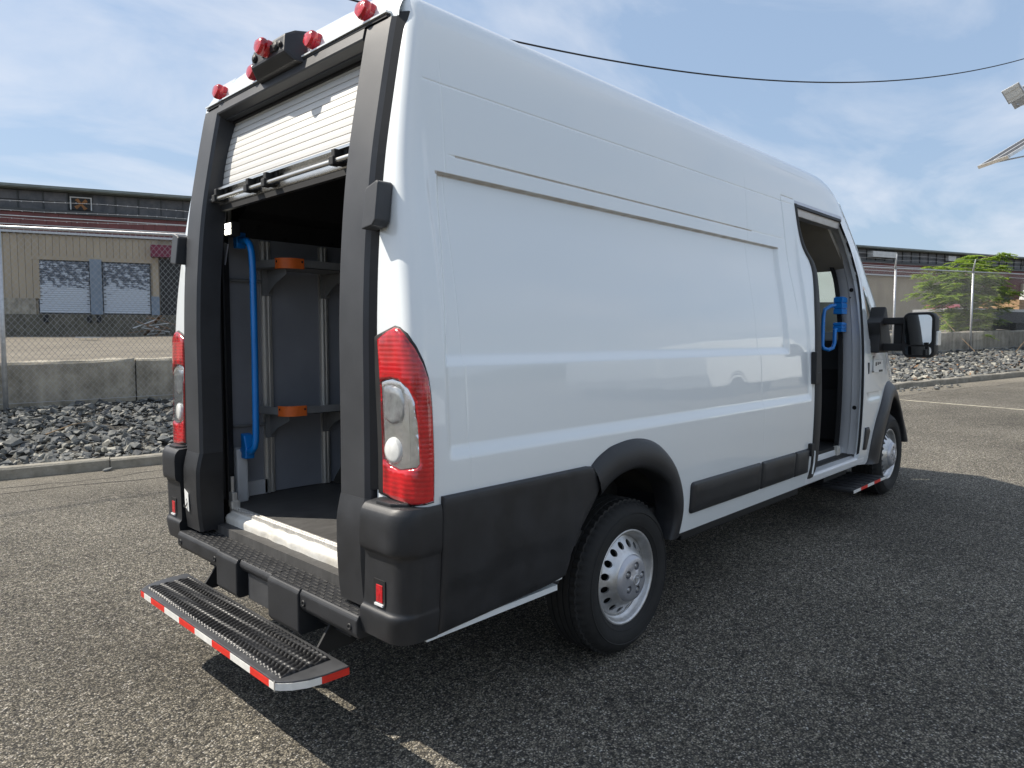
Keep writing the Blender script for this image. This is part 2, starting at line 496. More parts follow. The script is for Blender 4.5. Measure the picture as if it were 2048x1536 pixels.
def panel(name, outer, fn, off, mat, parent, holes=(), step=0.03, depth=0.015, bw=0.008, bd=0.006, rot=False, ang=50):
    """thin raised panel: outline in 2-D, fn(u, v, off) -> 3-D; edges rounded over bw by bd, flange of given depth"""
    o_ = densify(outer, step); hs = [densify(h, step) for h in holes]
    a = np.array(o_); lo = a.min(0); hi = a.max(0)
    g = gridpts(np.arange(lo[0], hi[0], step), np.arange(lo[1], hi[1], step))
    extra = []
    for p in [o_] + hs:                       # rings just inside the border so the edge rounds cleanly
        q = np.array(p); n = len(q)
        t = np.roll(q, -1, 0) - np.roll(q, 1, 0); t /= np.maximum(np.hypot(*t.T), 1e-9)[:, None]
        nn = np.stack([-t[:, 1], t[:, 0]], 1)
        for s in (1, -1):
            for w in (bw * 0.45, bw):
                extra.append(q + nn * s * w)
    ex = np.concatenate(extra)
    P, Fa, polys = cdt(o_, hs, np.concatenate([ex, g]), bw * 0.35)
    d = np.min([bdist(p, P) for p in polys], axis=0)
    k = np.clip(1 - d / bw, 0, 1)
    offs = off - bd * k ** 2
    V = [fn(P[i, 0], P[i, 1], offs[i]) for i in range(len(P))]
    F = [tuple(f) for f in Fa]
    # flange
    for p in polys:
        n = len(p); b = len(V)
        V += [fn(u, v, off - bd) for u, v in p] + [fn(u, v, off - bd - depth) for u, v in p]
        F += [(b + i, b + n + i, b + n + (i + 1) % n, b + (i + 1) % n) for i in range(n)]
    ob = mk(name, V, F, mat, parent)
    me = ob.data
    bm = bmesh.new(); bm.from_mesh(me)
    bmesh.ops.remove_doubles(bm, verts=bm.verts, dist=1e-6)
    bmesh.ops.recalc_face_normals(bm, faces=bm.faces)
    for f in bm.faces: f.smooth = True
    for e in bm.edges: e.smooth = not (len(e.link_faces) == 2 and e.calc_face_angle(0) > rad(ang))
    bm.to_mesh(me); bm.free()
    return ob

def gz(x): return 0.0242 * (x - 1.376)

# ================================================================== THE VAN
van = empty('delivery_van', (1.376, 0, 0))
tag(van, 'white high roof delivery van with open rear roller door and fold-down step', 'van')
VAN_ORG = Vector((1.376, 0, 0))
def vp(o):                                   # meshes are written in world coordinates; parent keeps them in place
    o.parent = van
    o.matrix_parent_inverse = Matrix.Translation(-VAN_ORG)
    return o
van_parts = []

W = pchip([(0.30, .97), (.40, .985), (.50, 1.0), (.75, 1.018), (1.0, 1.024), (1.3, 1.013), (1.54, .993), (1.77, .957), (2.0, .915),
           (2.2, .888), (2.38, .870), (2.5, .855), (2.58, .84), (2.63, .82), (2.668, .79), (2.692, .745), (2.708, .68), (2.718, .6), (2.732, .4), (2.74, 0.0)])
RD = pchip([(0, 0.0), (.008, .4), (.022, .6), (.032, .68), (.048, .745), (.072, .79), (.11, .82), (.16, .84), (.24, .855), (.36, .872), (.5, .90), (.8, .96), (1.3, 1.02), (3, 1.05)], 6000)
T = pchip([(0, 2.74), (3.6, 2.74), (4.0, 2.735), (4.14, 2.72), (4.28, 2.685), (4.5, 2.56), (4.71, 2.41), (4.88, 2.29), (5.1, 2.12), (5.24, 2.02),
           (5.55, 1.78), (5.75, 1.60), (5.99, 1.40), (6.15, 1.25), (6.25, 1.05), (6.31, .80), (6.35, .55), (6.37, .42)])
G = pchip([(0, 1), (4.7, 1), (5.2, .985), (5.6, .965), (6.0, .93), (6.2, .88), (6.3, .80), (6.37, .68)])
XP = pchip([(.3, .066), (.54, .066), (.9, .070), (1.2, .072), (1.44, .072), (1.66, .078), (1.86, .091), (2.07, .113), (2.32, .155), (2.543, .198), (2.6, .210), (2.75, .212)])

def sst(a, b, v):
    t = np.clip((v - a) / (b - a), 0, 1); return t * t * (3 - 2 * t)

def inset(x, z):
    i = 0.016 * sst(1.052, 1.112, z) * sst(.225, .262, x) * (1 - sst(3.40, 3.44, x)) * (1 - sst(1.9, 2.3, z))
    xl = .250 + .075 * (z - 1.37)
    i = i + 0.020 * sst(1.372, 1.418, z) * (1 - sst(2.0435, 2.0515, z)) * sst(xl - .012, xl + .018, x) * (1 - sst(3.085, 3.125, x))
    i = i + 0.0035 * np.exp(-((z - 2.117) / .0035) ** 2) * sst(.36, .40, x) * (1 - .6 * sst(2.72, 2.76, x)) * (1 - sst(3.2, 3.24, x))
    i = i + 0.0022 * np.exp(-((z - 2.362) / .003) ** 2) * (1 - sst(3.36, 3.40, x))
    i = i + 0.0016 * np.exp(-((x - .336) / .003) ** 2) * sst(.95, 1.0, z) * (1 - sst(2.40, 2.46, z))
    i = i + 0.0012 * np.exp(-((x - 2.70) / .003) ** 2) * sst(.80, .84, z) * (1 - sst(2.40, 2.46, z))
    xs = 3.213 + .14 * (2.35 - z)
    i = i + 0.004 * np.exp(-((x - xs) / .005) ** 2) * sst(1.55, 1.75, z) * (1 - sst(2.385, 2.40, z))
    i = i + 0.004 * np.exp(-((z - 2.398) / .005) ** 2) * sst(3.205, 3.225, x) * (1 - sst(3.40, 3.43, x))
    i = i + 0.010 * sst(.985, 1.02, z) * (1 - sst(1.045, 1.05, z)) * sst(4.55, 4.6, x) * (1 - sst(4.9, 5.0, x))
    return i

def YB(x, z):
    return np.minimum(W(z), RD(np.maximum(T(x) - z, 0))) * G(x)
def YS(x, z):
    return YB(x, z) - inset(x, z)

RC = 0.055
ARC = RC * PI / 2
def corner(s, z, off=0.0, sg=-1):
    xb = float(XP(z)) + .03; w = float(W(z))
    if s < 0: x, y, nx, ny = xb, w - RC + s, -1, 0
    elif s < ARC:
        a = s / RC; x, y, nx, ny = xb + RC - RC * math.cos(a), w - RC + RC * math.sin(a), -math.cos(a), math.sin(a)
    else: x, y, nx, ny = xb + RC + s - ARC, w, 0, 1
    return Vector((x + nx * off, sg * (y + ny * off), z))
def side(sg):
    return lambda x, z, off: Vector((x, sg * (float(YB(x, z)) + off), z))

# --- body sides -----------------------------------------------------------
HX_R, HZ_R, HX_F, HZ_F = 1.376, 0.362, 5.414, 0.458
def arc_pts(cx, cz, r, a0, a1, n):
    return [(cx + r * math.cos(rad(a0 + (a1 - a0) * i / n)), cz + r * math.sin(rad(a0 + (a1 - a0) * i / n))) for i in range(n + 1)]
rear_arch = [(1.33 + (a - 1.33) * 1.045, .49 + (b - .49) * 1.045) for a, b in [(.88, .49), (.905, .60), (.96, .71), (1.03, .79), (1.122, .848), (1.233, .884), (1.34, .892), (1.433, .872), (1.53, .834), (1.608, .782), (1.665, .70), (1.688, .60), (1.665, .49)]]
front_arch = [(4.885, .46)] + arc_pts(HX_F - .01, HZ_F, .515, 172, 8, 18) + [(5.935, .46)]
def zt(x): return float(T(x)) - .16
SIDE_BOT = .49
def side_outline(arch=True):
    o = [(float(XP(SIDE_BOT)) + .03 + RC, SIDE_BOT)]
    o += rear_arch + [(2.6, .49), (3.4, .49), (4.45, .49), (4.62, .475), (4.75, .455)] + front_arch + [(6.2, .44), (6.28, .44)]
    o += [(x, zt(x)) for x in (6.27, 6.2, 6.12, 6.0, 5.88, 5.75, 5.6, 5.45, 5.3, 5.15, 5.0, 4.88, 4.76, 4.66, 4.56, 4.46, 4.36, 4.28, 4.2, 4.12, 4.0, 3.8, 3.0, 2.0, 1.0, .5)]
    for z in np.linspace(2.58, .55, 42): o.append((float(XP(z)) + .03 + RC, float(z)))
    return o
open_poly = [(3.45, .535), (3.475, .60), (3.475, .94), (3.495, 1.29), (3.545, 1.60), (3.61, 1.83), (3.632, 1.93), (3.615, 1.99), (3.545, 2.055), (3.505, 2.10), (3.464, 2.22), (3.434, 2.385),
             (4.24, 2.40), (4.285, 2.385), (4.345, 2.315), (4.475, 2.19), (4.56, 2.05), (4.60, 1.93), (4.585, 1.80), (4.545, 1.62), (4.505, 1.30), (4.475, .98), (4.47, .59), (4.44, .535)]
quarter = [(4.70, 1.47), (4.72, 1.86), (4.76, 1.90), (4.82, 1.88), (5.18, 1.58), (5.20, 1.52), (5.16, 1.47)]

zs = np.concatenate([np.arange(.5, 2.6, .045), np.arange(1.045, 1.12, .0085), np.arange(1.365, 1.425, .007), np.arange(2.036, 2.058, .0024), np.arange(2.108, 2.127, .0023), np.arange(2.355, 2.370, .0024), np.arange(2.388, 2.409, .004)])
xs = np.concatenate([np.arange(.15, 6.3, .06), np.arange(.222, .326, .008), np.arange(.328, .345, .0025), np.arange(2.692, 2.709, .0025), np.arange(3.08, 3.13, .006), np.arange(3.19, 3.36, .006), np.arange(3.38, 3.46, .012)])

def body_side(sg, name, holes, feat):
    Yf = YS if feat else YB
    outer = densify(side_outline(), .05); hs = [densify(h, .03) for h in holes]
    g = gridpts(xs, zs) if feat else gridpts(np.arange(.15, 6.3, .09), np.arange(.5, 2.6, .06))
    P, Fa, polys = cdt(outer, hs, g, .0022 if feat else .01)
    x, z = P[:, 0], P[:, 1]
    y = Yf(x, z); e = .0008
    gx = (Yf(x + e, z) - Yf(x - e, z)) / (2 * e); gzz = (Yf(x, z + e) - Yf(x, z - e)) / (2 * e)
    n = np.stack([-gx, np.ones_like(gx), -gzz], 1); n /= np.linalg.norm(n, axis=1)[:, None]
    n[:, 1] *= sg
    V = [(x[i], sg * y[i], z[i]) for i in range(len(P))]
    F = [tuple(f) if sg < 0 else tuple(f[::-1]) for f in Fa]
    loops = [n[i] for f in F for i in f]
    for p in polys:                                   # returned edge of the sheet metal
        m = len(p); b = len(V)
        V += [(u, sg * float(Yf(u, v)), v) for u, v in p] + [(u, sg * (float(Yf(u, v)) - .03), v) for u, v in p]
        for i in range(m):
            f = (b + i, b + (i + 1) % m, b + m + (i + 1) % m, b + m + i)
            A, B, C_ = Vector(V[f[0]]), Vector(V[f[1]]), Vector(V[f[2]])
            nn = (B - A).cross(C_ - A)
            nn = nn.normalized() if nn.length > 0 else Vector((0, 0, 1))
            F.append(f); loops += [nn] * 4
    return vp(mk(name, V, F, M['paint'], None, True, loops))
body_r = body_side(-1, 'side_panel', [open_poly, quarter], True)
body_r['label'] = 'white right side panel with pressed recess and dirt in its grooves'
win_l = [(3.75, 1.42), (3.78, 2.0), (3.84, 2.06), (4.62, 2.02), (4.68, 1.96), (4.66, 1.42)]
body_l = body_side(1, 'side_panel', [win_l, quarter], False)

# --- rounded rear corners (white strips beside the black frame) ------------
for sg in (-1, 1):
    ss = [-.17, -.10, -.04] + [ARC * i / 8 for i in range(9)]
    zz = list(np.linspace(.47, 2.50, 42)) + list(np.linspace(2.52, 2.70, 14))
    ss.append(ARC + .03)
    V = [corner(s, float(z), 0 if s <= ARC else -.003, sg) for z in zz for s in ss]; n = len(ss)
    F = [(i * n + k, i * n + k + 1, (i + 1) * n + k + 1, (i + 1) * n + k) for i in range(len(zz) - 1) for k in range(n - 1)]
    o = vp(mk('rear_corner', V, F, M['paint'], None, True))

# --- roof cap, windscreen, bonnet ------------------------------------------
dl = [0, .003, .008, .015, .022, .032, .048, .072, .09, .11, .135, .16]
prof = [-float(RD(d)) for d in reversed(dl)] + [float(RD(d)) for d in dl[1:]]
dep = list(reversed(dl)) + dl[1:]
def cap_strip(x_list, name, mat):
    n = len(prof); V = []; 
    for x in x_list:
        for k in range(n): V.append((x, prof[k] * float(G(x)) * (float(YB(x, T(x) - .16)) / (float(RD(.16)) * float(G(x)))), float(T(x)) - dep[k]))
    F = [(i * n + k, (i + 1) * n + k, (i + 1) * n + k + 1, i * n + k + 1) for i in range(len(x_list) - 1) for k in range(n - 1)]
    return vp(mk(name, V, F, mat, None, True))
cap_strip(list(np.linspace(.300, 3.6, 10)) + [3.8, 4.0, 4.1, 4.2, 4.3, 4.4, 4.5], 'roof', M['paint'])
cap_strip([4.5, 4.6, 4.7, 4.8, 4.9, 5.0, 5.1, 5.2, 5.3, 5.4, 5.5], 'windscreen', M['glass'])
cap_strip([5.5, 5.6, 5.7, 5.8, 5.9, 6.0, 6.08, 6.15, 6.2, 6.24, 6.28, 6.31, 6.335, 6.355, 6.37], 'bonnet', M['paint'])
# A-pillars over the windscreen edge
for sg in (-1, 1):
    rings = []
    for x in np.linspace(4.42, 5.5, 14):
        t = float(T(x)); k = float(YB(x, t - .16)) / float(RD(.16))
        rings.append([Vector((x, sg * (k * r + o_), t - d + oz)) for r, d, o_, oz in ((.84, .16, .004, 0), (.82, .11, .006, .004), (.79, .072, .006, .008), (.72, .05, .003, .008), (.70, .05, -.01, -.04), (.80, .17, -.02, 0))])
    vp(autosmooth(MB().loft(rings).build('windscreen_pillar', M['paint'])))
# rear roof edge above the black frame
V = []; ys = np.linspace(-.79, .79, 41); nv = 9
for y in ys:
    d = float(np.interp(abs(y), [0, .4, .6, .68, .745, .79], [0, .008, .022, .032, .048, .072])); zr = 2.74 - d
    for k in range(nv):
        a = PI / 2 * k / (nv - 1)
        V.append((.302 - .082 * math.cos(a) ** .8 if k < nv - 1 else .302, y, 2.585 + (zr - 2.585) * math.sin(a)))
F = [(i * nv + k, (i + 1) * nv + k, (i + 1) * nv + k + 1, i * nv + k + 1) for i in range(40) for k in range(nv - 1)]
vp(mk('roof_rear_edge', V, F, M['paint'], None, True))

# --- black rear frame --------------------------------------------------------
sec = [(0.0, .618), (0.0, .764), (.014, .782), (.075, .785), (.075, .67), (.110, .67), (.110, .606), (.014, .606)]
def pillar(sg, z0, z1, n, dxf, grow, name, mat):
    rings = []
    for z in np.linspace(z0, z1, n):
        xp = float(XP(z)); ring = []
        for i, (dx_, y_) in enumerate(sec):
            ring.append(Vector((xp + dx_ - (dxf(z) if dx_ < .05 else 0), sg * (.693 + (y_ - .693) * (1 + grow)), z)))
        rings.append(ring)
    o = MB().loft(rings).build(name, mat)
    return vp(autosmooth(o, 35))
for sg in (-1, 1):
    p_ = pillar(sg, .90, 2.585, 44, lambda z: 0, 0.0, 'rear_pillar', M['plastic'])
    cap_dx = pchip([(.50, .0), (.54, .004), (.62, .012), (.72, .018), (.82, .019), (.88, .010), (.916, .001)])
    pillar(sg, .535, .916, 22, lambda z: float(cap_dx(z)), .015, 'pillar_cap', M['plastic_low'])
hb = MB()
hb.loft([[Vector((x, y, z)) for x, z in ((.199, 2.545), (.196, 2.552), (.206, 2.592), (.216, 2.598), (.34, 2.598), (.34, 2.56), (.24, 2.53))] for y in np.linspace(-.606, .606, 13)])
vp(autosmooth(hb.build('rear_header', M['plastic']), 35))
ub = MB()
for i, (x, z) in enumerate(((.235, 2.525), (.275, 2.520))): ub.box(x, x + .03, -.66, .66, z, z + .03)
ub.box(.24, .42, -.70, .70, 2.54, 2.56)
ub.box(.38, .42, -.70, .70, 2.46, 2.55)
vp(ub.build('header_channel', M['dark']))
# gutter strip
vp(MB().loft([[Vector((x, y, z - .004 * (y / .74) ** 2)) for x, z in ((.204, 2.594), (.204, 2.602), (.23, 2.606), (.23, 2.594))] for y in np.linspace(-.74, .74, 21)]).build('gutter_strip', M['rubber']))
vp(MB().loft([[Vector((x, y, z)) for x, z in ((.199, 2.603), (.199, 2.609), (.23, 2.613), (.23, 2.603))] for y in np.linspace(-.745, .745, 21)]).build('gutter_lip', M['paint']))
# black gasket channel between the frame and the white corners
for sg in (-1, 1):
    rings = []
    for z in np.linspace(.95, 2.60, 34):
        xp = float(XP(z)); rings.append([Vector((xp + .012, sg * .781, z)), Vector((xp + .036, sg * .812, z)), Vector((xp + .08, sg * .812, z)), Vector((xp + .08, sg * .781, z))])
    vp(MB().loft(rings).build('frame_gasket', M['rubber']))
# hinge covers
for sg in (-1, 1):
    pl = [(.792, 1.835), (.852, 1.842), (.866, 1.86), (.866, 1.985), (.856, 1.993), (.80, 1.975), (.792, 1.965)]
    vp(MB().prism([(a, b) for a, b in pl], 0.0, .062, lambda u, v, d: Vector((.052 + .12 * (v - 1.84) + d, sg * u, v))).build('hinge_cover', M['plastic'], None, False, .009, 3))

# --- marker lamps on the roof edge and the camera pod --------------------------
MK = [(-.043, .016), (-.041, .027), (-.033, .034), (-.015, .036), (.015, .036), (.033, .034), (.041, .027), (.043, .016), (.043, -.004), (.040, -.012), (.024, -.028), (.010, -.040), (0, -.043), (-.010, -.040), (-.024, -.028), (-.040, -.012), (-.043, -.004)]
def marker(y, x, z, ax):
    R3 = Matrix.Translation((x, y, z)) @ Matrix.Rotation(rad(ax), 4, 'Y')
    f = lambda a, b, d: R3 @ Vector((-d, a, b))
    lens = MB()
    n = len(MK)
    rings = []
    for r, d in ((.046, -.015), (.046, .010), (.043, .014), (.043, .017), (.0455, .021), (.0455, .034), (.040, .042), (.020, .045)):
        ring = []
        for k in range(n):
            u, v = MK[k]
            ring.append(f(r / .055 * u, r / .055 * v, d))
        rings.append(ring)
    lens.loft(rings)
    return lens
for y in (.60, .245, -.245, -.605):
    o = vp(autosmooth(marker(y, .226, 2.646, 10).build('marker_lamp', M['marker']), 50))
pod = MB()
pod.loft([[Vector(v) for v in r_] for r_ in (
    [(.140, -.14, 2.622), (.140, .14, 2.622), (.150, .135, 2.695), (.150, -.135, 2.695)],
    [(.175, -.165, 2.588), (.175, .165, 2.588), (.19, .15, 2.715), (.19, -.15, 2.715)],
    [(.235, -.20, 2.575), (.235, .20, 2.575), (.30, .19, 2.725), (.30, -.19, 2.725)],
    [(.33, -.20, 2.60), (.33, .20, 2.60), (.42, .19, 2.735), (.42, -.19, 2.735)])])
podo = vp(pod.build('camera_pod', M['plastic_low'], None, False, .010, 2))
vp(autosmooth(marker(0.0, .142, 2.665, 8).build('marker_lamp', M['marker']), 50))
for y, r in ((.105, .017), (-.075, .019), (-.112, .012)):
    m_ = MB(); m_.lathe([(0.0, .004), (r * .55, .006), (r * .6, .002), (r, .003), (r, -.004)], lambda a, b, d: Vector((.139 + (0.137) * 0 - d, y + a, 2.655 + b)), 16)
    o = mk('pod_lens', m_.V, m_.F, M['rubber'], podo, True)
    o.matrix_parent_inverse = Matrix.Identity(4)
for y in (.015, -.055):
    o = MB().box(.136, .15, y - .02, y + .02, 2.64, 2.668).build('pod_slot', M['rubber'], podo)

# --- roller door ------------------------------------------------------------------
DX = pchip([(2.05, .205), (2.18, .211), (2.30, .228), (2.42, .256), (2.50, .280), (2.56, .30)])
pitch = .0335
zc = 2.198
slat = MB()
slat.loft([[Vector((x, y, z)) for x, z in ((.007, -pitch / 2 + .0013), (.0006, -pitch / 2 + .0022), (-.0006, 0), (.0006, pitch / 2 - .0022), (.007, pitch / 2 - .0013))] for y in (-.655, .655)])
s0 = None
while zc < 2.54:
    x = float(DX(zc)); sl = (float(DX(zc + .01)) - float(DX(zc - .01))) / .02
    Mx = Matrix.Translation((x, 0, zc)) @ Matrix.Rotation(math.atan(sl), 4, 'Y')
    if s0 is None:
        s0 = vp(slat.build('slat', M['slat'])); o = s0
    else:
        o = copy_obj(s0, van)
    o.matrix_parent_inverse = Matrix.Translation(-VAN_ORG); o.matrix_basis = Mx
    zc += pitch / math.sqrt(1 + sl * sl)
vp(MB().loft([[Vector((float(DX(z)) + .006, -.655, z)), Vector((float(DX(z)) + .006, .655, z)), Vector((float(DX(z)) + .016, .655, z)), Vector((float(DX(z)) + .016, -.655, z))] for z in np.linspace(2.18, 2.555, 14)]).build('slat_hinge_web', M['dark']))
vp(MB().box(.225, .25, -.66, .66, 2.10, 2.19).build('door_backing', M['dark']))
r_ = MB()
r_.loft([[Vector((x, y, z)) for x, z in ((.203, 2.112), (.196, 2.118), (.196, 2.138), (.206, 2.142), (.206, 2.176), (.190, 2.180), (.188, 2.188), (.214, 2.192), (.222, 2.10))] for y in (-.66, .66)])
rail = vp(r_.build('door_bottom_rail', M['alu_bright']))
vp(MB().box(.20, .222, -.655, .655, 2.088, 2.112).build('door_rubber_seal', M['rubber']))
vp(MB().box(.176, .197, -.62, .645, 2.180, 2.190).build('door_top_lip', M['alu_bright']))
vp(autosmooth(MB().tube([(.158, .655, 2.132), (.158, 0, 2.133), (.158, -.60, 2.134)], .0095, 12).build('door_pull_bar', M['alu_bright'])))
for y in (.55, .225, .062, -.47):
    c_ = MB().box(.150, .20, y - .012, y + .012, 2.120, 2.178).box(.140, .176, y - .015, y + .015, 2.116, 2.150)
    co = vp(c_.build('bar_clamp', M['rubber'], None, False, .004))
    k_ = MB(); k_.lathe([(0, .003), (.006, .003), (.007, 0)], lambda a, b, d: Vector((.194 - d, y - .026 + a, 2.160 + b)), 10)
    MB().box(.188, .197, y - .040, y - .010, 2.128, 2.180).build('clamp_plate', M['rubber'], co).matrix_parent_inverse = Matrix.Identity(4)
    mk('bolt', k_.V, k_.F, M['alu_bright'], co)
# side guide tracks
for sg in (-1, 1):
    rings = []
    for z in np.linspace(.66, 2.53, 24):
        x = max(.20, float(DX(max(z, 2.05)))) - .0
        rings.append([Vector((x + dx_, sg * y, z)) for dx_, y in ((-.02, .668), (-.02, .60 + .03), (-.012, .63), (-.012, .668))][::1])
    o = MB(); 
    for dx0, dx1, y0, y1 in ((-.020, -.012, .650, .676), (.016, .024, .650, .676), (-.020, .024, .676, .69)):
        o.loft([[Vector((max(.20, float(DX(max(z, 2.05)))) + a, sg * b, z)) for a, b in ((dx0, y0), (dx1, y0), (dx1, y1), (dx0, y1))] for z in np.linspace(.66, 2.53, 24)])
    vp(o.build('guide_track', M['rubber']))

# --- tail lamps ------------------------------------------------------------------------
def tail(sg):
    f = lambda s, z, off: corner(s, z, off, sg)
    root = empty('tail_lamp', (0, 0, 0)); vp(root)
    out = [(-.126, .945), (-.06, .930), (.02, .926), (.090, .934), (.091, 1.10), (.090, 1.24), (.087, 1.29), (.080, 1.34), (.066, 1.39), (.045, 1.44), (.018, 1.482), (-.005, 1.503), (-.03, 1.508), (-.075, 1.495), (-.128, 1.470)]
    clear_ = [(-.120, 1.328), (-.06, 1.338), (-.015, 1.330), (.018, 1.308), (.038, 1.265), (.043, 1.20), (.046, 1.062), (.038, 1.050), (-.03, 1.036), (-.085, 1.046), (-.117, 1.064)]
    big = [(s * 1.0 + (.006 if s > 0 else (-.034 if s < -.12 else -.004)), z + (.006 if z > 1.2 else -.005)) for s, z in out]
    panel('lamp_surround', big, f, .006, M['rubber'], root, (), .03, .02, .005, .004)
    panel('red_lens', out, f, .015, M['lens'], root, (clear_,), .022, .012, .010, .007)
    ref = panel('reflector', [(s * .99, 1.19 + (z - 1.19) * .985) for s, z in clear_], f, .0075, M['chrome'], root, (), .025, .004, .004, .001)
    # round reversing lamp and the upper indicator bulb housing
    c = f(-.060, 1.098, .010); nx = Vector((-1, sg * .12, 0)).normalized(); u = Vector((0, 0, 1)); v = nx.cross(u)
    m_ = MB(); m_.lathe([(0.0, .009), (.030, .008), (.041, .005), (.046, -.002), (.046, -.02)], lambda a, b, d: c + v * a + u * b + nx * d, 28)
    mk('reversing_lamp', m_.V, m_.F, M['lamp_glass'], root, True)
    pts = [(-.110, 1.20), (-.070, 1.185), (-.015, 1.195), (.0, 1.22), (.002, 1.27), (-.012, 1.305), (-.06, 1.318), (-.112, 1.312)]
    panel('indicator_lamp', pts, f, .013, M['bulb_glass'], root, (), .02, .01, .012, .006)
    panel('clear_lens', [(s * .985, 1.19 + (z - 1.19) * .98) for s, z in clear_], f, .0145, M['clear'], root, (), .03, .002, .008, .002)
    for ch in root.children: ch.matrix_parent_inverse = Matrix.Identity(4)
    return root
tail(-1); tail(1)

# --- rear bumper --------------------------------------------------------------------------
prof_off = pchip([(.40, .0), (.455, .004), (.50, .012), (.545, .016), (.556, .012), (.565, .003), (.60, .0), (.74, .0), (.752, .003), (.764, .018), (.78, .024), (.86, .024), (.893, .019), (.908, .010), (.918, .0)])
def bump_path(s):
    """rear face y .80 -> rounded corner -> side, to x=.195 ; returns (x, y, nx, ny)"""
    r = .066; yr = 1.016 - r; L1 = yr - .800; a_ = r * PI / 2
    x0 = .046
    if s < L1: return x0 + .012 * (1 - s / L1) * 0, .800 + s, -1, 0, 0
    s -= L1
    if s < a_:
        t = s / r; return x0 + r - r * math.cos(t), yr + r * math.sin(t), -math.cos(t), math.sin(t), t / (PI / 2)
    s -= a_
    return x0 + r + s, 1.016, 0, 1, 1
for sg in (-1, 1):
    L = (1.016 - .066 - .8) + .066 * PI / 2 + .081
    ss = np.linspace(0, L, 34)
    zz = sorted(set(list(np.linspace(.462, .918, 26)) + [.548, .552, .556, .560, .565, .75, .756, .762, .768, .774, .895, .90, .905, .91, .914]))
    V = []
    for z in zz:
        for s in ss:
            x, y, nx, ny, k = bump_path(s)
            of = float(prof_off(z)) * (1 - .78 * k) + .010 * k
            V.append((x + nx * of, sg * (y + ny * of + (float(W(z)) - 1.018)), z))
    n = len(ss)
    F = [(i * n + k, i * n + k + 1, (i + 1) * n + k + 1, (i + 1) * n + k) for i in range(len(zz) - 1) for k in range(n - 1)]
    b0 = len(V)
    for s in ss:                                            # top and inner returns
        x, y, nx, ny, k = bump_path(s)
        V.append((x - nx * .05, sg * (y - ny * .05), .922))
    F += [((len(zz) - 1) * n + k, (len(zz) - 1) * n + k + 1, b0 + k + 1, b0 + k) for k in range(n - 1)]
    b1 = len(V)
    for z in zz: V.append((.14, sg * .800, z))
    F += [(i * n, (i + 1) * n, b1 + i + 1, b1 + i) for i in range(len(zz) - 1)]
    bo = vp(autosmooth(mk('bumper_corner', V, F, M['plastic_low']), 45))
    # little stepped ledge under the lamp
    MB().loft([[Vector((x, sg * y, z)) for x, y in ((.075, .83), (.05, .86), (.05, .94), (.085, .985), (.15, .985), (.15, .83))] for z in (.915, .931)]).build('bumper_ledge', M['plastic_low'], bo, False, .004)
    bo.children[0].matrix_parent_inverse = Matrix.Identity(4)
    # reflector in its recess
    MB().box(.0405, .048, *sorted((sg * .866, sg * .902)), .588, .648).build('reflector', M['marker'], bo, False, .002)
    MB().box(.0425, .05, *sorted((sg * .852, sg * .915)), .575, .665).build('reflector_recess', M['rubber'], bo)
    MB().box(.036, .05, *sorted((sg * .862, sg * .908)), .578, .585).build('reflector_lip', M['jamb'], bo)
step = MB()
# beam: cross-section in x,z lofted along y, deeper where the two tow-bracket covers are
def beam_ring(y, low, xf):
    return [Vector((xf + .012, y, low)), Vector((xf, y, low + .02)), Vector((xf, y, .500)), Vector((xf + .010, y, .5165)), Vector((.150, y, .5165)), Vector((.150, y, low))]
for ya, yb, low, xf in ((-.782, -.40, .432, .018), (-.40, -.16, .335, .010), (.12, .32, .345, .010), (.32, .782, .432, .018), (-.16, .12, .468, .024)):
    step.loft([beam_ring(ya, low, xf), beam_ring(yb, low, xf)])
bstep = vp(step.build('bumper_step', M['plastic_low'], None, False, .007, 2))
vp(MB().box(.145, .205, -.64, .64, .49, .556).build('bumper_dirt_gap', M['cargo_floor']))
vp(MB().box(.14, .16, -.78, .78, .40, .512).box(.10, .14, -.62, .60, .37, .43).build('bumper_beam', M['rubber']))
vp(MB().box(.046, .055, -.152, .085, .348, .470).build('tow_plate', M['step_metal'], None, False, .003))
for y in (-.74, -.43, .35, .74):
    m_ = MB(); m_.lathe([(0, .001), (.006, .001), (.007, .004), (.012, .004), (.013, 0)], lambda a, b, d: Vector((.0175 - d, y + a, .470 + b)), 14)
    vp(mk('bumper_plug', m_.V, m_.F, M['rubber'], None, True))
tr = MB()
for i, x in enumerate((.036, .056, .076, .096, .116, .136)):
    n_ = 27
    for k in range(n_):
        y = -.75 + 1.5 * (k + (.5 if i % 2 else 0)) / n_
        if y > .745: continue
        p = [(-.0055, -.0185), (-.001, -.0195), (.002, -.011), (.002, .011), (-.001, .0195), (-.0055, .0185), (-.0012, .0095), (-.0012, -.0095)]
        tr.prism([(x + a, y + b) for a, b in p], .5160, .5188, lambda u, v, d: Vector((u, v, d)))
t_ = vp(tr.build('step_tread', M['worn_tread'])); t_['kind'] = 'stuff'

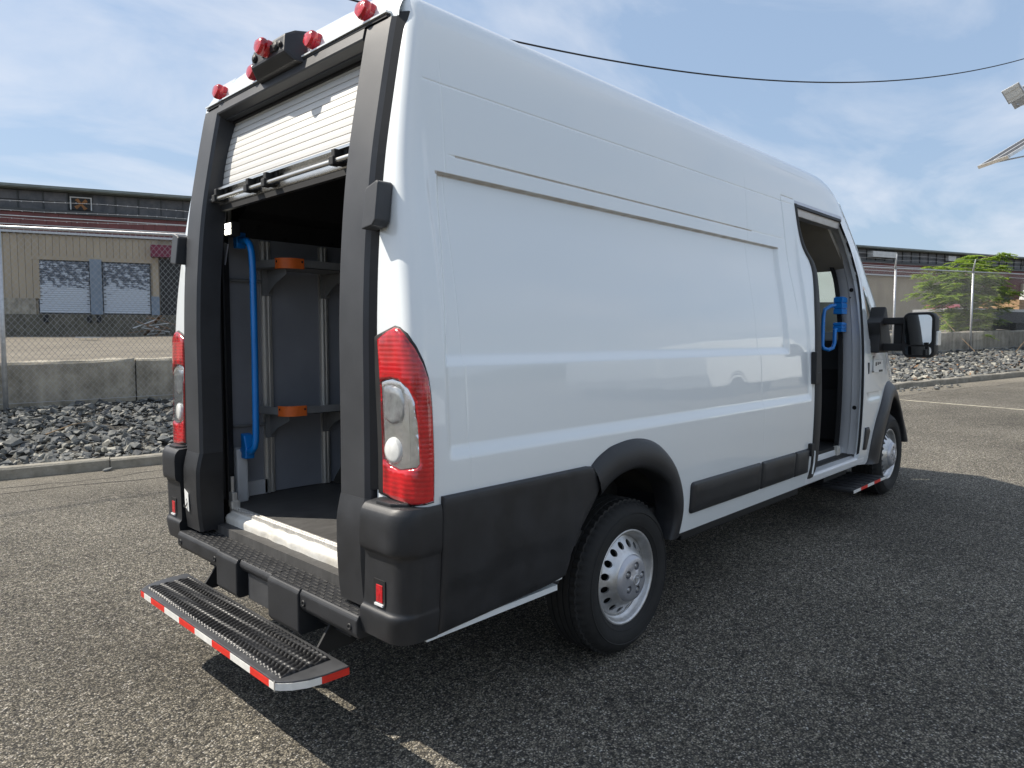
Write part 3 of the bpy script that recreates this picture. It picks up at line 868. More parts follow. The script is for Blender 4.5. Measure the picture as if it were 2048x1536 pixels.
# --- load sill and threshold -----------------------------------------------------------------
V = []; ny_ = 60; rows = [(.192, .540), (.190, .572), (.191, .584), (.195, .592), (.202, .597), (.212, .601), (.22, .603), (.222, .612)]
rnd = random.Random(5)
dent = [0.0] * (ny_ + 1)
for c, w, a in ((.20, .05, .014), (.05, .04, .010), (-.10, .05, .007), (.33, .05, .005), (-.32, .06, .006), (-.5, .05, .004)):
    for i in range(ny_ + 1):
        y = -.62 + 1.24 * i / ny_; dent[i] += a * math.exp(-((y - c) / w) ** 2)
for i in range(ny_ + 1):
    y = -.62 + 1.24 * i / ny_
    for k, (x, z) in enumerate(rows):
        d_ = dent[i] * (1 if 1 <= k <= 4 else .2)
        V.append((x + d_ * .9, y, z - d_ * (.8 if k >= 2 else .3)))
n = len(rows); F = [(i * n + k, (i + 1) * n + k, (i + 1) * n + k + 1, i * n + k + 1) for i in range(ny_) for k in range(n - 1)]
vp(mk('load_sill', V, F, M['sill'], None, True))
vp(MB().box(.222, .262, -.64, .64, .600, .622).box(.232, .236, -.64, .64, .622, .626).box(.248, .252, -.64, .64, .622, .626).build('threshold_strip', M['alu']))
# --- cargo bay ---------------------------------------------------------------------------------
vp(MB().box(.262, 3.26, -.90, .90, .56, .620).build('cargo_floor', M['cargo_floor']))
vp(MB().box(.20, .86, -.93, .93, .45, .56).box(.86, 1.80, -.62, .62, .45, .56).box(1.80, 4.88, -.93, .93, .45, .56).box(4.88, 6.2, -.60, .60, .30, .60).build('underbody_blocker', M['rubber']))  # slabs added under the body to block light and close the van's shadow
vp(MB().box(.30, 3.25, .835, .85, .625, 2.02).build('cargo_wall_panel', M['cargo_wall']))
vp(MB().box(.30, .402, .80, .815, .615, .69).build('kick_plate', M['jamb']))
vp(MB().box(.26, .90, -.95, -.935, .45, .95).box(.26, .90, -.94, -.84, .925, .94).box(.88, 1.80, -.86, -.58, .90, .93).box(.88, 1.80, -.60, -.58, .56, .93).box(.88, .90, -.94, -.58, .56, .93).box(1.78, 1.80, -.94, -.58, .56, .93).box(1.80, 3.25, -.95, -.935, .45, .95).box(1.80, 3.25, -.94, -.84, .925, .94).build('wall_leak_stop', M['dark']))  # unseen panels added to stop sunlight leaking out low on the right side
vp(MB().box(.40, .52, .822, .834, .622, .70).build('kick_plate', M['jamb']))
vp(MB().box(.30, 3.25, -.86, -.845, .93, 2.30).build('cargo_wall_panel', M['cargo_wall']))
V = []
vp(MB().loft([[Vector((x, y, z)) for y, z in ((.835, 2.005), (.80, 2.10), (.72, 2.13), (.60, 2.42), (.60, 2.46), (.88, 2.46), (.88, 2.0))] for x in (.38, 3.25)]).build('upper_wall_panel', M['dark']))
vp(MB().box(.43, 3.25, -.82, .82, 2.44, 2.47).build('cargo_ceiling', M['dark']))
vp(MB().prism([(-.93, .56), (.93, .56), (.93, 1.45), (.83, 2.10), (.80, 2.55), (-.80, 2.55), (-.83, 2.10), (-.93, 1.45)], 3.24, 3.27, lambda u, v, d: Vector((d, u, v))).build('bulkhead', M['cargo_wall']))
for x, z in ((.50, 2.06), (.66, 2.02), (.80, 2.05), (.95, 2.02), (.72, 2.11)):
    m_ = MB(); m_.lathe([(0, .004), (.010, .003), (.012, 0)], lambda a, b, d: Vector((x + a, .828 - d - (.03 if z > 2.04 else 0), z + b)), 8)
    vp(mk('panel_fixing', m_.V, m_.F, M['rubber']))
for x0, x1 in ((.505, .565), (.860, .915), (1.55, 1.605), (2.3, 2.355)):
    p = MB()
    xm = (x0 + x1) / 2
    rings = []
    for z in (.625, 1.995):
        rings.append([Vector((x0, .835, z)), Vector((x0, .822, z)), Vector((x0 + .012, .822, z)), Vector((x0 + .014, .808, z)), Vector((xm - .006, .808, z)), Vector((xm - .006, .814, z)), Vector((xm + .006, .814, z)), Vector((xm + .006, .808, z)), Vector((x1 - .014, .808, z)), Vector((x1 - .012, .822, z)), Vector((x1, .822, z)), Vector((x1, .835, z))])
    vp(p.loft(rings).build('shelf_upright', M['alu']))
def shelf(z):
    root = empty('folding_shelf', (0, 0, 0)); vp(root)
    # tray of folded sheet: clipped corner, raised lip
    out = [(.44, .80), (.50, .585), (.56, .555), (2.40, .555), (2.40, .80)]
    t1 = MB().prism(out, z - .022, z - .018, lambda u, v, d: Vector((u, v, d)))
    t1.build('tray', M['shelf'], root)
    lip = MB()
    for (a, b) in zip(out[:-1], out[1:]):
        A = Vector((*a, 0)); B = Vector((*b, 0)); t = (B - A).normalized(); nn = Vector((-t.y, t.x, 0)) * .003
        lip.add([A + Vector((0, 0, z - .022)), B + Vector((0, 0, z - .022)), B + Vector((0, 0, z + .020)), A + Vector((0, 0, z + .020)), A + nn + Vector((0, 0, z - .022)), B + nn + Vector((0, 0, z - .022)), B + nn + Vector((0, 0, z + .020)), A + nn + Vector((0, 0, z + .020))],
                [(0, 1, 2, 3), (7, 6, 5, 4), (3, 2, 6, 7), (0, 4, 5, 1), (0, 3, 7, 4), (1, 5, 6, 2)])
    lip.build('shelf_lip', M['shelf'], root)
    cg = MB()
    pth = [(.487, .625), (.500, .580), (.53, .556), (.562, .549), (.61, .549)]
    rings = []
    for i, (u, v) in enumerate(pth):
        rings.append([Vector((u, v, z - .028)), Vector((u, v, z + .026)), Vector((u + .004, v + .012, z + .026)), Vector((u + .004, v + .012, z - .028))])
    cg.loft(rings)
    ob = autosmooth(cg.build('corner_guard', M['orange'], root), 50)
    for (u, v) in ((.490, .614), (.598, .5485)):
        m_ = MB(); m_.lathe([(0, .002), (.006, .002), (.006, 0)], lambda a, b, d: Vector((u + a, v - .001 - d, z + .008 + b)), 8)
        mk('rivet', m_.V, m_.F, M['rubber'], root)
    for xb in (.535, .888):
        br = MB().prism([(.805, z - .025), (.60, z - .025), (.60, z - .055), (.72, z - .10), (.805, z - .155)], xb - .002, xb + .002, lambda u, v, d: Vector((d, u, v)))
        br.build('shelf_bracket', M['shelf'], root)
        MB().box(xb - .03, xb + .03, .800, .806, z - .16, z - .02).build('bracket_plate', M['shelf'], root)
    MB().tube([(.33, .815, z - .085), (.52, .815, z - .085)], .008, 8).build('shelf_pivot_bar', M['shelf'], root)
    for ch in root.children: ch.matrix_parent_inverse = Matrix.Identity(4)
shelf(1.862); shelf(1.092)
# wheel box
vp(MB().loft([[Vector((x, y, z)) for x, z in ((.98, .62), (1.02, .78), (1.12, .88), (1.64, .88), (1.74, .78), (1.78, .62))] for y in (.58, .835)]).build('wheel_box', M['cargo_wall'], None, False, .02))

# --- blue grab rail and lamp by the rear opening ------------------------------------------------------
GX = .335
path = [(GX, .705, 1.968), (GX, .66, 1.968), (GX, .618, 1.960), (GX, .590, 1.940), (GX, .573, 1.905), (GX, .566, 1.86), (GX, .562, 1.80), (GX, .562, 1.4), (GX, .568, 1.05), (GX, .570, 1.0), (GX, .573, .958), (GX, .585, .925), (GX, .610, .902), (GX, .645, .895), (GX, .72, .893)]
gr = vp(autosmooth(MB().tube(path, .0165, 14).build('grab_rail', M['blue'])))
vp(MB().loft([[Vector((GX - .02, .70 - a, .855 + b)) for a, b in ((0, 0), (.05, 0), (.055, .06), (.035, .12), (0, .13))], [Vector((GX + .03, .70 - a, .855 + b)) for a, b in ((0, 0), (.05, 0), (.055, .06), (.035, .12), (0, .13))]]).build('rail_bracket', M['blue'], None, False, .006))
vp(MB().box(GX - .02, GX + .03, .69, .73, 1.93, 2.01).build('rail_bracket', M['blue'], None, False, .006))
lamp = vp(MB().box(.245, .29, .590, .665, 1.975, 2.045).build('work_lamp', M['rubber'], None, False, .006))
lr = MB()
for a in (-1, 0, 1):
    for b in (-1, 1):
        lr.box(.2415, .246, .6275 + a * .021 - .0095, .6275 + a * .021 + .0095, 2.010 + b * .015 - .012, 2.010 + b * .015 + .012)
o = lr.build('lamp_lens', M['led'], lamp); o.matrix_parent_inverse = Matrix.Identity(4)
# inner D-pillar metal with pale strips
vp(MB().box(.30, .36, .715, .80, .62, .90).build('inner_post', M['jamb'], None, False, .01))
vp(MB().loft([[Vector((x, y, z)) for x, y in ((.25, .70), (.25, .78), (.30, .83), (.30, .75))] for z in (.62, 1.0, 1.5, 2.0, 2.45)]).build('inner_pillar', M['dark']))
vp(MB().prism([(.695, 1.99), (.75, 2.0), (.76, 2.2), (.70, 2.22), (.68, 2.1)], .255, .262, lambda u, v, d: Vector((d, u, v))).build('pillar_trim', M['cargo_wall'], None, False, .002))
vp(MB().prism([(.70, 1.84), (.735, 1.86), (.745, 1.94), (.70, 1.95), (.66, 1.94)], .255, .262, lambda u, v, d: Vector((d, u, v))).build('pillar_trim', M['cargo_wall'], None, False, .002))
lt = MB().box(.225, .25, .61, .66, .625, .70).box(.23, .245, .63, .645, .70, .78).box(.215, .26, .60, .625, .622, .66)
vp(lt.build('door_latch', M['alu'], None, False, .003))

# --- fold-down rear step ----------------------------------------------------------------------------
st = empty('folding_step', (0, 0, 0)); vp(st)
ZS = .317
def tray_out(in_):
    x0, x1, ye = -.207 + in_, .031 - in_, .70 - in_
    c = []
    for sg in (-1, 1):
        pts = [(x1, .712 - in_), (-.06, .707 - in_), (-.12, .695 - in_), (-.165, .672 - in_), (-.195, .645 - in_), (x0, .628 - in_)]
        c.append([(x, sg * y) for x, y in pts])
    return c[0] + c[1][::-1]
MB().prism(tray_out(0), ZS - .030, ZS, lambda u, v, d: Vector((u, v, d))).build('step_tray', M['step_metal'], st, False, .003)
# grip surface
gx = np.linspace(-.183, .012, 50); gy = np.linspace(-.625, .625, 420); V = []
for x in gx:
    for y in gy:
        ph = y / .0265 + .34 * math.sin(2 * PI * x / .062) + .12 * math.sin(2 * PI * x / .031 + y * 9)
        h = abs(math.sin(PI * ph))
        h = .001 + .0085 * h ** .8 + .0012 * max(0, math.sin(2 * PI * x / .0125)) * (h > .5)
        ed = min(1, (x - gx[0]) / .004, (gx[-1] - x) / .004, (y - gy[0]) / .004 + .0, (gy[-1] - y) / .004)
        V.append((x, y, ZS + h * max(ed, 0.0) + .0005))
n = len(gy); F = [(i * n + k, i * n + k + 1, (i + 1) * n + k + 1, (i + 1) * n + k) for i in range(len(gx) - 1) for k in range(n - 1)]
mk('grip_mat', V, F, M['grip'], st, True)
# thin trim line and tape
edge = tray_out(0)
half = [p for p in edge if True]
def edge_poly():
    e = [(.031, .712), (-.06, .707), (-.12, .695), (-.165, .672), (-.195, .645), (-.207, .628)]
    return [(x, -y) for x, y in e] + [(x, y) for x, y in e[::-1]]
ep = edge_poly()
cum = [0]
for a, b in zip(ep[:-1], ep[1:]): cum.append(cum[-1] + math.hypot(b[0] - a[0], b[1] - a[1]))
def at_len(l):
    for i in range(len(ep) - 1):
        if l <= cum[i + 1]:
            t = (l - cum[i]) / (cum[i + 1] - cum[i]); return Vector((ep[i][0] + (ep[i + 1][0] - ep[i][0]) * t, ep[i][1] + (ep[i + 1][1] - ep[i][1]) * t, 0))
    return Vector((*ep[-1], 0))
tot = cum[-1]
bounds = [0, .118]
l0 = cum[5]                                        # start of the straight edge (right end)
marks = [l0 + .035, l0 + .175, l0 + .333, l0 + .492, l0 + .652, l0 + .812, l0 + .972, l0 + 1.132, l0 + 1.215]
bounds = [0.0, .105] + marks + [tot - .105, tot]
bounds = sorted(b for b in bounds if b <= tot)
colr = True
for i, (a, b) in enumerate(zip(bounds[:-1], bounds[1:])):
    ls = [a] + [c for c in cum if a + 1e-4 < c < b - 1e-4] + [b]
    rings = []
    for l in ls:
        p = at_len(l); q = at_len(min(l + .004, tot)) - at_len(max(l - .004, 0)); q.normalize(); nn = Vector((q.y, -q.x, 0))
        if nn.dot(Vector((p.x + .09, p.y * .2, 0))) < 0: nn = -nn
        rings.append([p + nn * .0022 + Vector((0, 0, ZS - .031)), p + nn * .0022 + Vector((0, 0, ZS - .006)), p + nn * .0002 + Vector((0, 0, ZS - .006)), p + nn * .0002 + Vector((0, 0, ZS - .031))])
    MB().loft(rings).build('tape_red' if i % 2 == 0 else 'tape_white', M['tape_red'] if i % 2 == 0 else M['tape_white'], st)
MB().box(-.2105, -.2075, -.6315, -.6285, ZS - .034, ZS + .002).build('tape_pin', M['alu'], st)
# hinge plates back to the chassis
for sg in (-1, 1):
    y = sg * .50
    MB().prism([(.031, ZS - .03), (.031, ZS), (.13, ZS + .135), (.30, ZS + .135), (.30, ZS + .02), (.18, ZS - .03)], y - .006, y + .006, lambda u, v, d: Vector((u, d, v))).build('step_arm', M['rubber'], st, False, .002)
MB().box(.20, .42, -.56, .56, .30, .42).build('step_mount', M['rubber'], st)
for ch in st.children: ch.matrix_parent_inverse = Matrix.Identity(4)

# --- black cladding and arches -----------------------------------------------------------------------
def clad(x, z, off):
    k = .010 * float(sst(0, .05, (x - .93) + .22 * (z - .62))) * float(1 - sst(.02, .09, abs(x - (.985 - .0 + .25 * (z - .72)))) * 0)
    cr = .005 * float(sst(-.006, .006, z - (.645 + .045 * (x - .5)))) * float(1 - sst(.86, .93, x + .15 * (z - .6)))
    return Vector((x, -(float(YB(x, z)) + off + k * .8 + cr), z))
rear_clad = [(.196, .945), (.5, .944), (.98, .9435), (1.012, .938), (1.028, .915), (1.075, .852), (1.03, .79), (.96, .71), (.905, .60), (.875, .505), (.80, .492), (.716, .486), (.45, .474), (.196, .462)]
panel('rear_cladding', rear_clad, clad, .013, M['plastic_low'], van, (), .03, .02, .010, .007)
panel('rear_cladding', rear_clad, lambda x, z, o: Vector((x, -clad(x, z, o).y, z)), .013, M['plastic_low'], van, (), .04, .02, .010, .007)
vp(MB().loft([[Vector((x, -(float(W(.47)) + .004), z)) for z in (.474 - .0, .452)] + [Vector((x, -.92, .45)), Vector((x, -.92, .474))] for x in (.15, .5, .83)]).build('lower_body_edge', M['paint']))

def pchip_s(t, v, u):
    t = np.asarray(t, float); v = np.asarray(v, float); m = np.gradient(v)
    k = np.clip(u.astype(int), 0, len(t) - 2); f = u - k
    return (2 * f**3 - 3 * f**2 + 1) * v[k] + (f**3 - 2 * f**2 + f) * m[k] + (-2 * f**3 + 3 * f**2) * v[k + 1] + (f**3 - f**2) * m[k + 1]
def flare(name, inner, outer, sg, lift=.034, mat=None):
    rings = []
    n = len(inner)
    tt_ = np.arange(n); uu_ = np.linspace(0, n - 1, n * 4)
    def rs(pl): return list(zip(pchip_s(tt_, [p[0] for p in pl], uu_), pchip_s(tt_, [p[1] for p in pl], uu_)))
    inner, outer = rs(inner), rs(outer)
    for (xi, zi), (xo, zo) in zip(inner, outer):
        ring = []
        for t, of in ((1.0, -.006), (1.0, .004), (.90, .016), (.72, lift * .82), (.45, lift), (.15, lift * .95), (.03, lift * .7), (0, lift * .35), (0, -.05), (0.0, -.09)):
            x = xi + (xo - xi) * t; z = zi + (zo - zi) * t
            ring.append(Vector((x, sg * (float(YB(min(max(x, .2), 5.9), max(z, .45))) + of), z)))
        rings.append(ring)
    return vp(autosmooth(MB().loft(rings, False).build(name, mat or M['plastic_low']), 60))
ra_in = [(1.062, .806), (1.122, .845), (1.175, .866), (1.233, .881), (1.34, .889), (1.433, .869), (1.53, .831), (1.608, .779), (1.655, .71), (1.684, .63), (1.684, .56), (1.662, .488)]
ra_out = [(1.018, .940), (1.06, .968), (1.11, .990), (1.17, 1.008), (1.30, 1.022), (1.42, 1.012), (1.53, .975), (1.63, .910), (1.705, .835), (1.765, .725), (1.782, .62), (1.757, .488)]
fa_in = [(4.90, .455)] + arc_pts(HX_F - .01, HZ_F, .507, 176, 6, 16)
fa_out = [(4.64, .47)] + [(HX_F - .02 + rx * math.cos(rad(a)), HZ_F + rz * math.sin(rad(a))) for a, rx, rz in [(176 - 170 * i / 16, .70 if i < 8 else .70 - (i - 8) * .012, .645) for i in range(17)]]
for sg in (-1, 1):
    flare('rear_arch_flare', ra_in, ra_out, sg)
    flare('front_arch_flare', fa_in, fa_out, sg, .045)
def rrect(x0, x1, z0, z1, r, n=4):
    o = []
    for cx, cz, a in ((x1 - r, z0 + r, -90), (x1 - r, z1 - r, 0), (x0 + r, z1 - r, 90), (x0 + r, z0 + r, 180)):
        o += [(cx + r * math.cos(rad(a + 90 * i / n)), cz + r * math.sin(rad(a + 90 * i / n))) for i in range(n + 1)]
    return o
for sg in (-1, 1):
    panel('side_moulding', rrect(1.858, 2.672, .578, .742, .022), side(sg), .016, M['plastic_low'], van, (), .05, .018, .012, .010)
    panel('side_moulding', rrect(2.684, 3.170, .578, .742, .010), side(sg), .016, M['plastic_low'], van, (), .05, .018, .012, .010)
    panel('side_moulding', rrect(3.180, 3.400, .578, .742, .008), side(sg), .016, M['plastic_low'], van, (), .05, .018, .012, .010)
    panel('front_moulding', [(4.535, .60), (4.60, .595), (4.655, .74), (4.625, .775), (4.545, .775)], side(sg), .012, M['plastic_low'], van, (), .03, .015, .010, .007)
for o in COL.objects:
    if o.parent is van and o.name.split('.')[0] in ('rear_cladding', 'side_moulding', 'front_moulding'):
        o.matrix_parent_inverse = Matrix.Translation(-VAN_ORG)
# black box below the sill and pale wheel-well metal
vp(MB().box(1.98, 3.55, -.90, -.74, .39, .47).build('sill_box', M['rubber'], None, False, .01))
for hx, hz in ((HX_R, HZ_R), (HX_F, HZ_F)):
    for sg in (-1, 1):
        rings = []
        for a in np.linspace(16, 164, 26):
            rings.append([Vector((hx + .515 * math.cos(rad(a)) * (1 if hx > 3 else .97), sg * y, hz + .50 * math.sin(rad(a)) + .02)) for y in ((.985 if hx < 3 else .90), .80, .62)])
        vp(mk('wheel_well', [v for r in rings for v in r], [(i * 3 + k, i * 3 + k + 1, (i + 1) * 3 + k + 1, (i + 1) * 3 + k) for i in range(25) for k in range(2)], M['welliner'], None, True))
        vp(MB().box(hx - .52, hx + .52, *sorted((sg * .60, sg * .62)), hz - .05, hz + .52).build('wheel_well_wall', M['welliner']))
V = []; F = []
rings = []
for a in np.linspace(84, 124, 12):
    rr_ = .497 + .006 * math.sin(a * 1.7)
    rings.append([Vector((HX_R + .97 * rr_ * math.cos(rad(a)), -y, HZ_R + rr_ * math.sin(rad(a)) + .012)) for y in (.955, .90, .86 + .02 * math.sin(a))])
vp(mk('well_flange', [v for r in rings for v in r], [(i * 3 + k, i * 3 + k + 1, (i + 1) * 3 + k + 1, (i + 1) * 3 + k) for i in range(11) for k in range(2)], M['well_paint'], None, True))

vp(MB().prism([(1.06, .70), (1.10, .86), (1.20, .90), (1.30, .905), (1.37, .86), (1.40, .79), (1.34, .76), (1.30, .72), (1.22, .74), (1.15, .69)], -.80, -.79, lambda u, v, d: Vector((u, d, v))).build('well_inner_panel', M['well_paint']))
# --- wheels -------------------------------------------------------------------------------------------
def make_wheel():
    """axis along -y (outside at y=0), centred on the origin"""
    root = empty('wheel')
    f = lambda a, b, d: Vector((a, d, b))
    R_ = .362
    pr = [(.214, .030), (.220, .012), (.232, .002), (.252, -.008), (.285, -.014), (.312, -.010), (.332, .004), (.3455, .020), (.353, .034)]
    tread = []
    for k in range(5):
        y0 = .036 + k * .0335
        tread += [(R_, y0), (R_, y0 + .026), (R_ - .008, y0 + .0275), (R_ - .008, y0 + .032)]
    tread = tread[:-2]
    pr2 = pr + tread + [(.353, .21 - .034 + .02), (.332, .215), (.28, .235), (.23, .225), (.214, .20)]
    seg = 168; V = []; n = len(pr2)
    for k in range(seg):
        a = 2 * PI * k / seg
        for i, (r, d) in enumerate(pr2):
            rr = r
            if 7 <= i <= 10 and k % 3 == 0: rr = r - .006
            if i in (8, 9) and k % 3 == 0: rr = r - .009
            V.append(f(rr * math.cos(a), rr * math.sin(a), d))
    F = [(k * n + i, k * n + i + 1, ((k + 1) % seg) * n + i + 1, ((k + 1) % seg) * n + i) for k in range(seg) for i in range(n - 1)]
    autosmooth(mk('tyre', V, F, M['tyre'], root), 38)
    # raised rings and lettering-like ribs on the sidewall
    m_ = MB(); m_.lathe([(.300, -.0125), (.302, -.0155), (.305, -.0155), (.307, -.0120)], f, 72); m_.lathe([(.240, -.003), (.242, -.006), (.245, -.006), (.247, -.0065)], f, 72)
    mk('sidewall_ring', m_.V, m_.F, M['tyre'], root, True)
    rim = MB()
    rim.lathe([(.214, .034), (.2215, .022), (.2235, .014), (.222, .008), (.217, .006), (.2105, .009), (.207, .016), (.203, .030), (.196, .040), (.188, .045)], f, 72)
    rim.lathe([(.188, .045), (.186, .06), (.186, .20)], f, 72)
    autosmooth(mk('rim', rim.V, rim.F, M['steel'], root), 60)
    # pressed disc with a ring of round holes
    outer = [(.186 * math.cos(2 * PI * k / 96), .186 * math.sin(2 * PI * k / 96)) for k in range(96)]
    inner = [(.100 * math.cos(2 * PI * k / 60), .100 * math.sin(2 * PI * k / 60)) for k in range(60)]
    holes = [inner]
    for h in range(16):
        a = 2 * PI * h / 16; cx, cz = .153 * math.cos(a), .153 * math.sin(a)
        holes.append([(cx + .0165 * math.cos(2 * PI * k / 18), cz + .0165 * math.sin(2 * PI * k / 18)) for k in range(18)])
    pts = [(r * math.cos(2 * PI * k / 64), r * math.sin(2 * PI * k / 64)) for r in (.108, .118, .128, .178) for k in range(64)]
    P, Fa, polys = cdt(outer, holes, pts, .004)
    dz = lambda x, z: float(np.interp(math.hypot(x, z), [.10, .112, .125, .135, .172, .182, .187], [-.014, -.012, .000, .012, .040, .047, .047]))
    V = [f(p[0], p[1], dz(*p)) for p in P]; F = [tuple(t) for t in Fa]
    for p in polys[2:]:
        b = len(V); m = len(p)
        V += [f(u, v, dz(u, v)) for u, v in p] + [f(u * .985, v * .985, dz(u, v) + .010) for u, v in p]
        F += [(b + i, b + (i + 1) % m, b + m + (i + 1) % m, b + m + i) for i in range(m)]
    autosmooth(mk('wheel_disc', V, F, M['steel'], root), 45)
    m_ = MB(); m_.lathe([(0, .085), (.185, .085)], f, 40)
    mk('brake_drum', m_.V, m_.F, M['rubber'], root)
    # hub cap with five nut pockets and a small centre badge
    hc = [(.110 * math.cos(2 * PI * k / 72), .110 * math.sin(2 * PI * k / 72)) for k in range(72)]
    ph = []
    for h in range(5):
        a = 2 * PI * h / 5 + .3; cx, cz = .060 * math.cos(a), .060 * math.sin(a)
        ph.append([(cx + .0185 * math.cos(2 * PI * k / 16), cz + .0185 * math.sin(2 * PI * k / 16)) for k in range(16)])
    pts = [(r * math.cos(2 * PI * k / 40), r * math.sin(2 * PI * k / 40)) for r in (.015, .03, .084, .092, .098) for k in range(40)]
    P, Fa, polys = cdt(hc, ph, pts, .003)
    hz_ = lambda x, z: float(np.interp(math.hypot(x, z), [0, .03, .036, .084, .092, .102, .110], [-.044, -.042, -.036, -.034, -.030, -.028, -.012]))
    V = [f(p[0], p[1], hz_(*p)) for p in P]; F = [tuple(t) for t in Fa]
    for p in polys[1:]:
        b = len(V); m = len(p)
        V += [f(u, v, hz_(u, v)) for u, v in p] + [f(u, v, hz_(u, v) + .016) for u, v in p]
        F += [(b + i, b + (i + 1) % m, b + m + (i + 1) % m, b + m + i) for i in range(m)]
    autosmooth(mk('hub_cap', V, F, M['hub'], root), 50)
    m_ = MB(); m_.lathe([(.0, -.018), (.104, -.014)], f, 24)
    mk('hub_back', m_.V, m_.F, M['rubber'], root)
    for h in range(5):
        a = 2 * PI * h / 5 + .3; cx, cz = .060 * math.cos(a), .060 * math.sin(a)
        m_ = MB(); m_.lathe([(0, -.034), (.008, -.034), (.0105, -.030), (.0105, -.018)], lambda x, z, d: f(cx + x, cz + z, d), 6)
        mk('wheel_nut', m_.V, m_.F, M['steel'], root)
    bd = MB().prism([(-.012, .012), (-.016, .004), (-.008, -.002), (-.006, -.014), (0, -.018), (.006, -.014), (.008, -.002), (.016, .004), (.012, .012), (.005, .006), (0, .013), (-.005, .006)], -.042, -.0465, lambda u, v, d: f(u, v, d))
    bd.build('hub_badge', M['steel'], root)
    m_ = MB(); m_.lathe([(.021, -.042), (.022, -.0455), (.025, -.0455), (.026, -.042)], f, 32)
    mk('badge_ring', m_.V, m_.F, M['steel'], root, True)
    return root
wh = make_wheel()
def place_wheel(r, x, z, y, flip, spin):
    r.parent = van
    r.matrix_parent_inverse = Matrix.Translation(-VAN_ORG)
    r.matrix_basis = Matrix.Translation((x, y, z)) @ Matrix.Rotation(PI if flip else 0, 4, 'Z') @ Matrix.Rotation(rad(spin), 4, 'Y')
place_wheel(wh, HX_R, HZ_R, -.975, False, 12)
for x, z, y, fl, sp in ((HX_F, HZ_F, -.965, False, 47), (HX_R, HZ_R, .975, True, 5), (HX_F, HZ_F, .965, True, 80)):
    w2 = copy_tree(wh); place_wheel(w2, x, z, y, fl, sp)
vp(MB().tube([(HX_R, -.76, HZ_R), (HX_R, .76, HZ_R)], .05, 12).build('rear_axle', M['rubber']))

# --- passenger doorway ------------------------------------------------------------------------------------
edge_pts = [(3.435, .545), (3.472, .60), (3.474, .94), (3.494, 1.29), (3.544, 1.60), (3.610, 1.83), (3.631, 1.93), (3.614, 1.99), (3.544, 2.055), (3.504, 2.10), (3.463, 2.22), (3.434, 2.375)]
wd_ = pchip([(.5, .14), (.60, .19), (.94, .195), (1.3, .185), (1.6, .17), (1.9, .14), (2.0, .13), (2.1, .08), (2.25, .05), (2.4, .03)])
rings = []
zl = np.linspace(.53, 2.375, 46)
ex = pchip([(p[1], p[0]) for p in edge_pts])
for z in zl:
    x = float(ex(max(z, .545))); w = float(W(z)); d = float(wd_(z))
    rings.append([Vector((x - .004, -(w + .004), z)), Vector((x + .012, -(w + .010), z)), Vector((x + d * .55, -(w + .004), z)), Vector((x + d * .9, -(w - .018), z)), Vector((x + d, -(w - .05), z)), Vector((x + d * .8, -(w - .09), z)), Vector((x - .004, -(w - .06), z))])
vp(autosmooth(MB().loft(rings).build('door_edge_seal', M['rubber']), 60))
vp(MB().tube([(3.448, -(float(W(.60)) + .022), .565), (3.470, -(float(W(.60)) + .024), .64), (3.472, -(float(W(.7)) + .020), .72)], .005, 8).build('seal_bead', M['paint']))
vp(MB().box(3.425, 3.462, -1.048, -1.012, 1.17, 1.385).box(3.455, 3.53, -1.044, -1.012, 1.17, 1.245).build('door_handle', M['rubber'], None, False, .006))
vp(MB().box(3.395, 3.44, -1.045, -1.01, .69, .775).build('door_stop', M['rubber'], None, False, .006))
# top rail of the doorway
vp(MB().loft([[Vector((x, -y, z)) for y, z in ((.868, 2.40), (.872, 2.372), (.866, 2.352), (.862, 2.346), (.852, 2.305), (.80, 2.30), (.80, 2.41))] for x in (3.43, 4.33)]).build('door_top_track', M['hub'], None, False, .004))
vp(MB().loft([[Vector((x, -y, z)) for y, z in ((.874, 2.375), (.878, 2.355), (.870, 2.350))] for x in (3.45, 4.30)]).build('track_groove', M['rubber']))
# front jamb: stepped white return, with black seals each side
fx = pchip([(.50, 4.445), (.535, 4.452), (.59, 4.468), (.98, 4.474), (1.30, 4.503), (1.62, 4.543), (1.80, 4.583), (1.93, 4.598), (2.05, 4.558), (2.19, 4.474), (2.315, 4.345), (2.40, 4.26)])
def strip(name, mat, secf, z0, z1, n=40, sm=50):
    vp(autosmooth(MB().loft([secf(float(z)) for z in np.linspace(z0, z1, n)]).build(name, mat), sm))
def jx(z): return float(fx(z))
def jy(z): return float(W(z))
strip('door_jamb', M['jamb'], lambda z: [Vector((jx(z) + .035, -(jy(z) - .030), z)), Vector((jx(z) + .050, -(jy(z) - .060), z)), Vector((jx(z) + .052, -(jy(z) - .105), z)), Vector((jx(z) + .072, -(jy(z) - .115), z)), Vector((jx(z) + .080, -(jy(z) - .185), z)), Vector((jx(z) + .10, -(jy(z) - .20), z)), Vector((jx(z) + .16, -(jy(z) - .20), z)), Vector((jx(z) + .16, -(jy(z) - .03), z))], .56, 2.33)
strip('outer_door_seal', M['rubber'], lambda z: [Vector((jx(z) - .001, -(jy(z) - .002), z)), Vector((jx(z) - .004, -(jy(z) - .018), z)), Vector((jx(z) + .036, -(jy(z) - .040), z)), Vector((jx(z) + .05, -(jy(z) - .02), z))], .54, 2.36)
strip('inner_door_seal', M['rubber'], lambda z: [Vector((jx(z) + .060, -(jy(z) - .185), z)), Vector((jx(z) + .056, -(jy(z) - .215), z)), Vector((jx(z) + .085, -(jy(z) - .225), z)), Vector((jx(z) + .10, -(jy(z) - .19), z))], .60, 2.31)
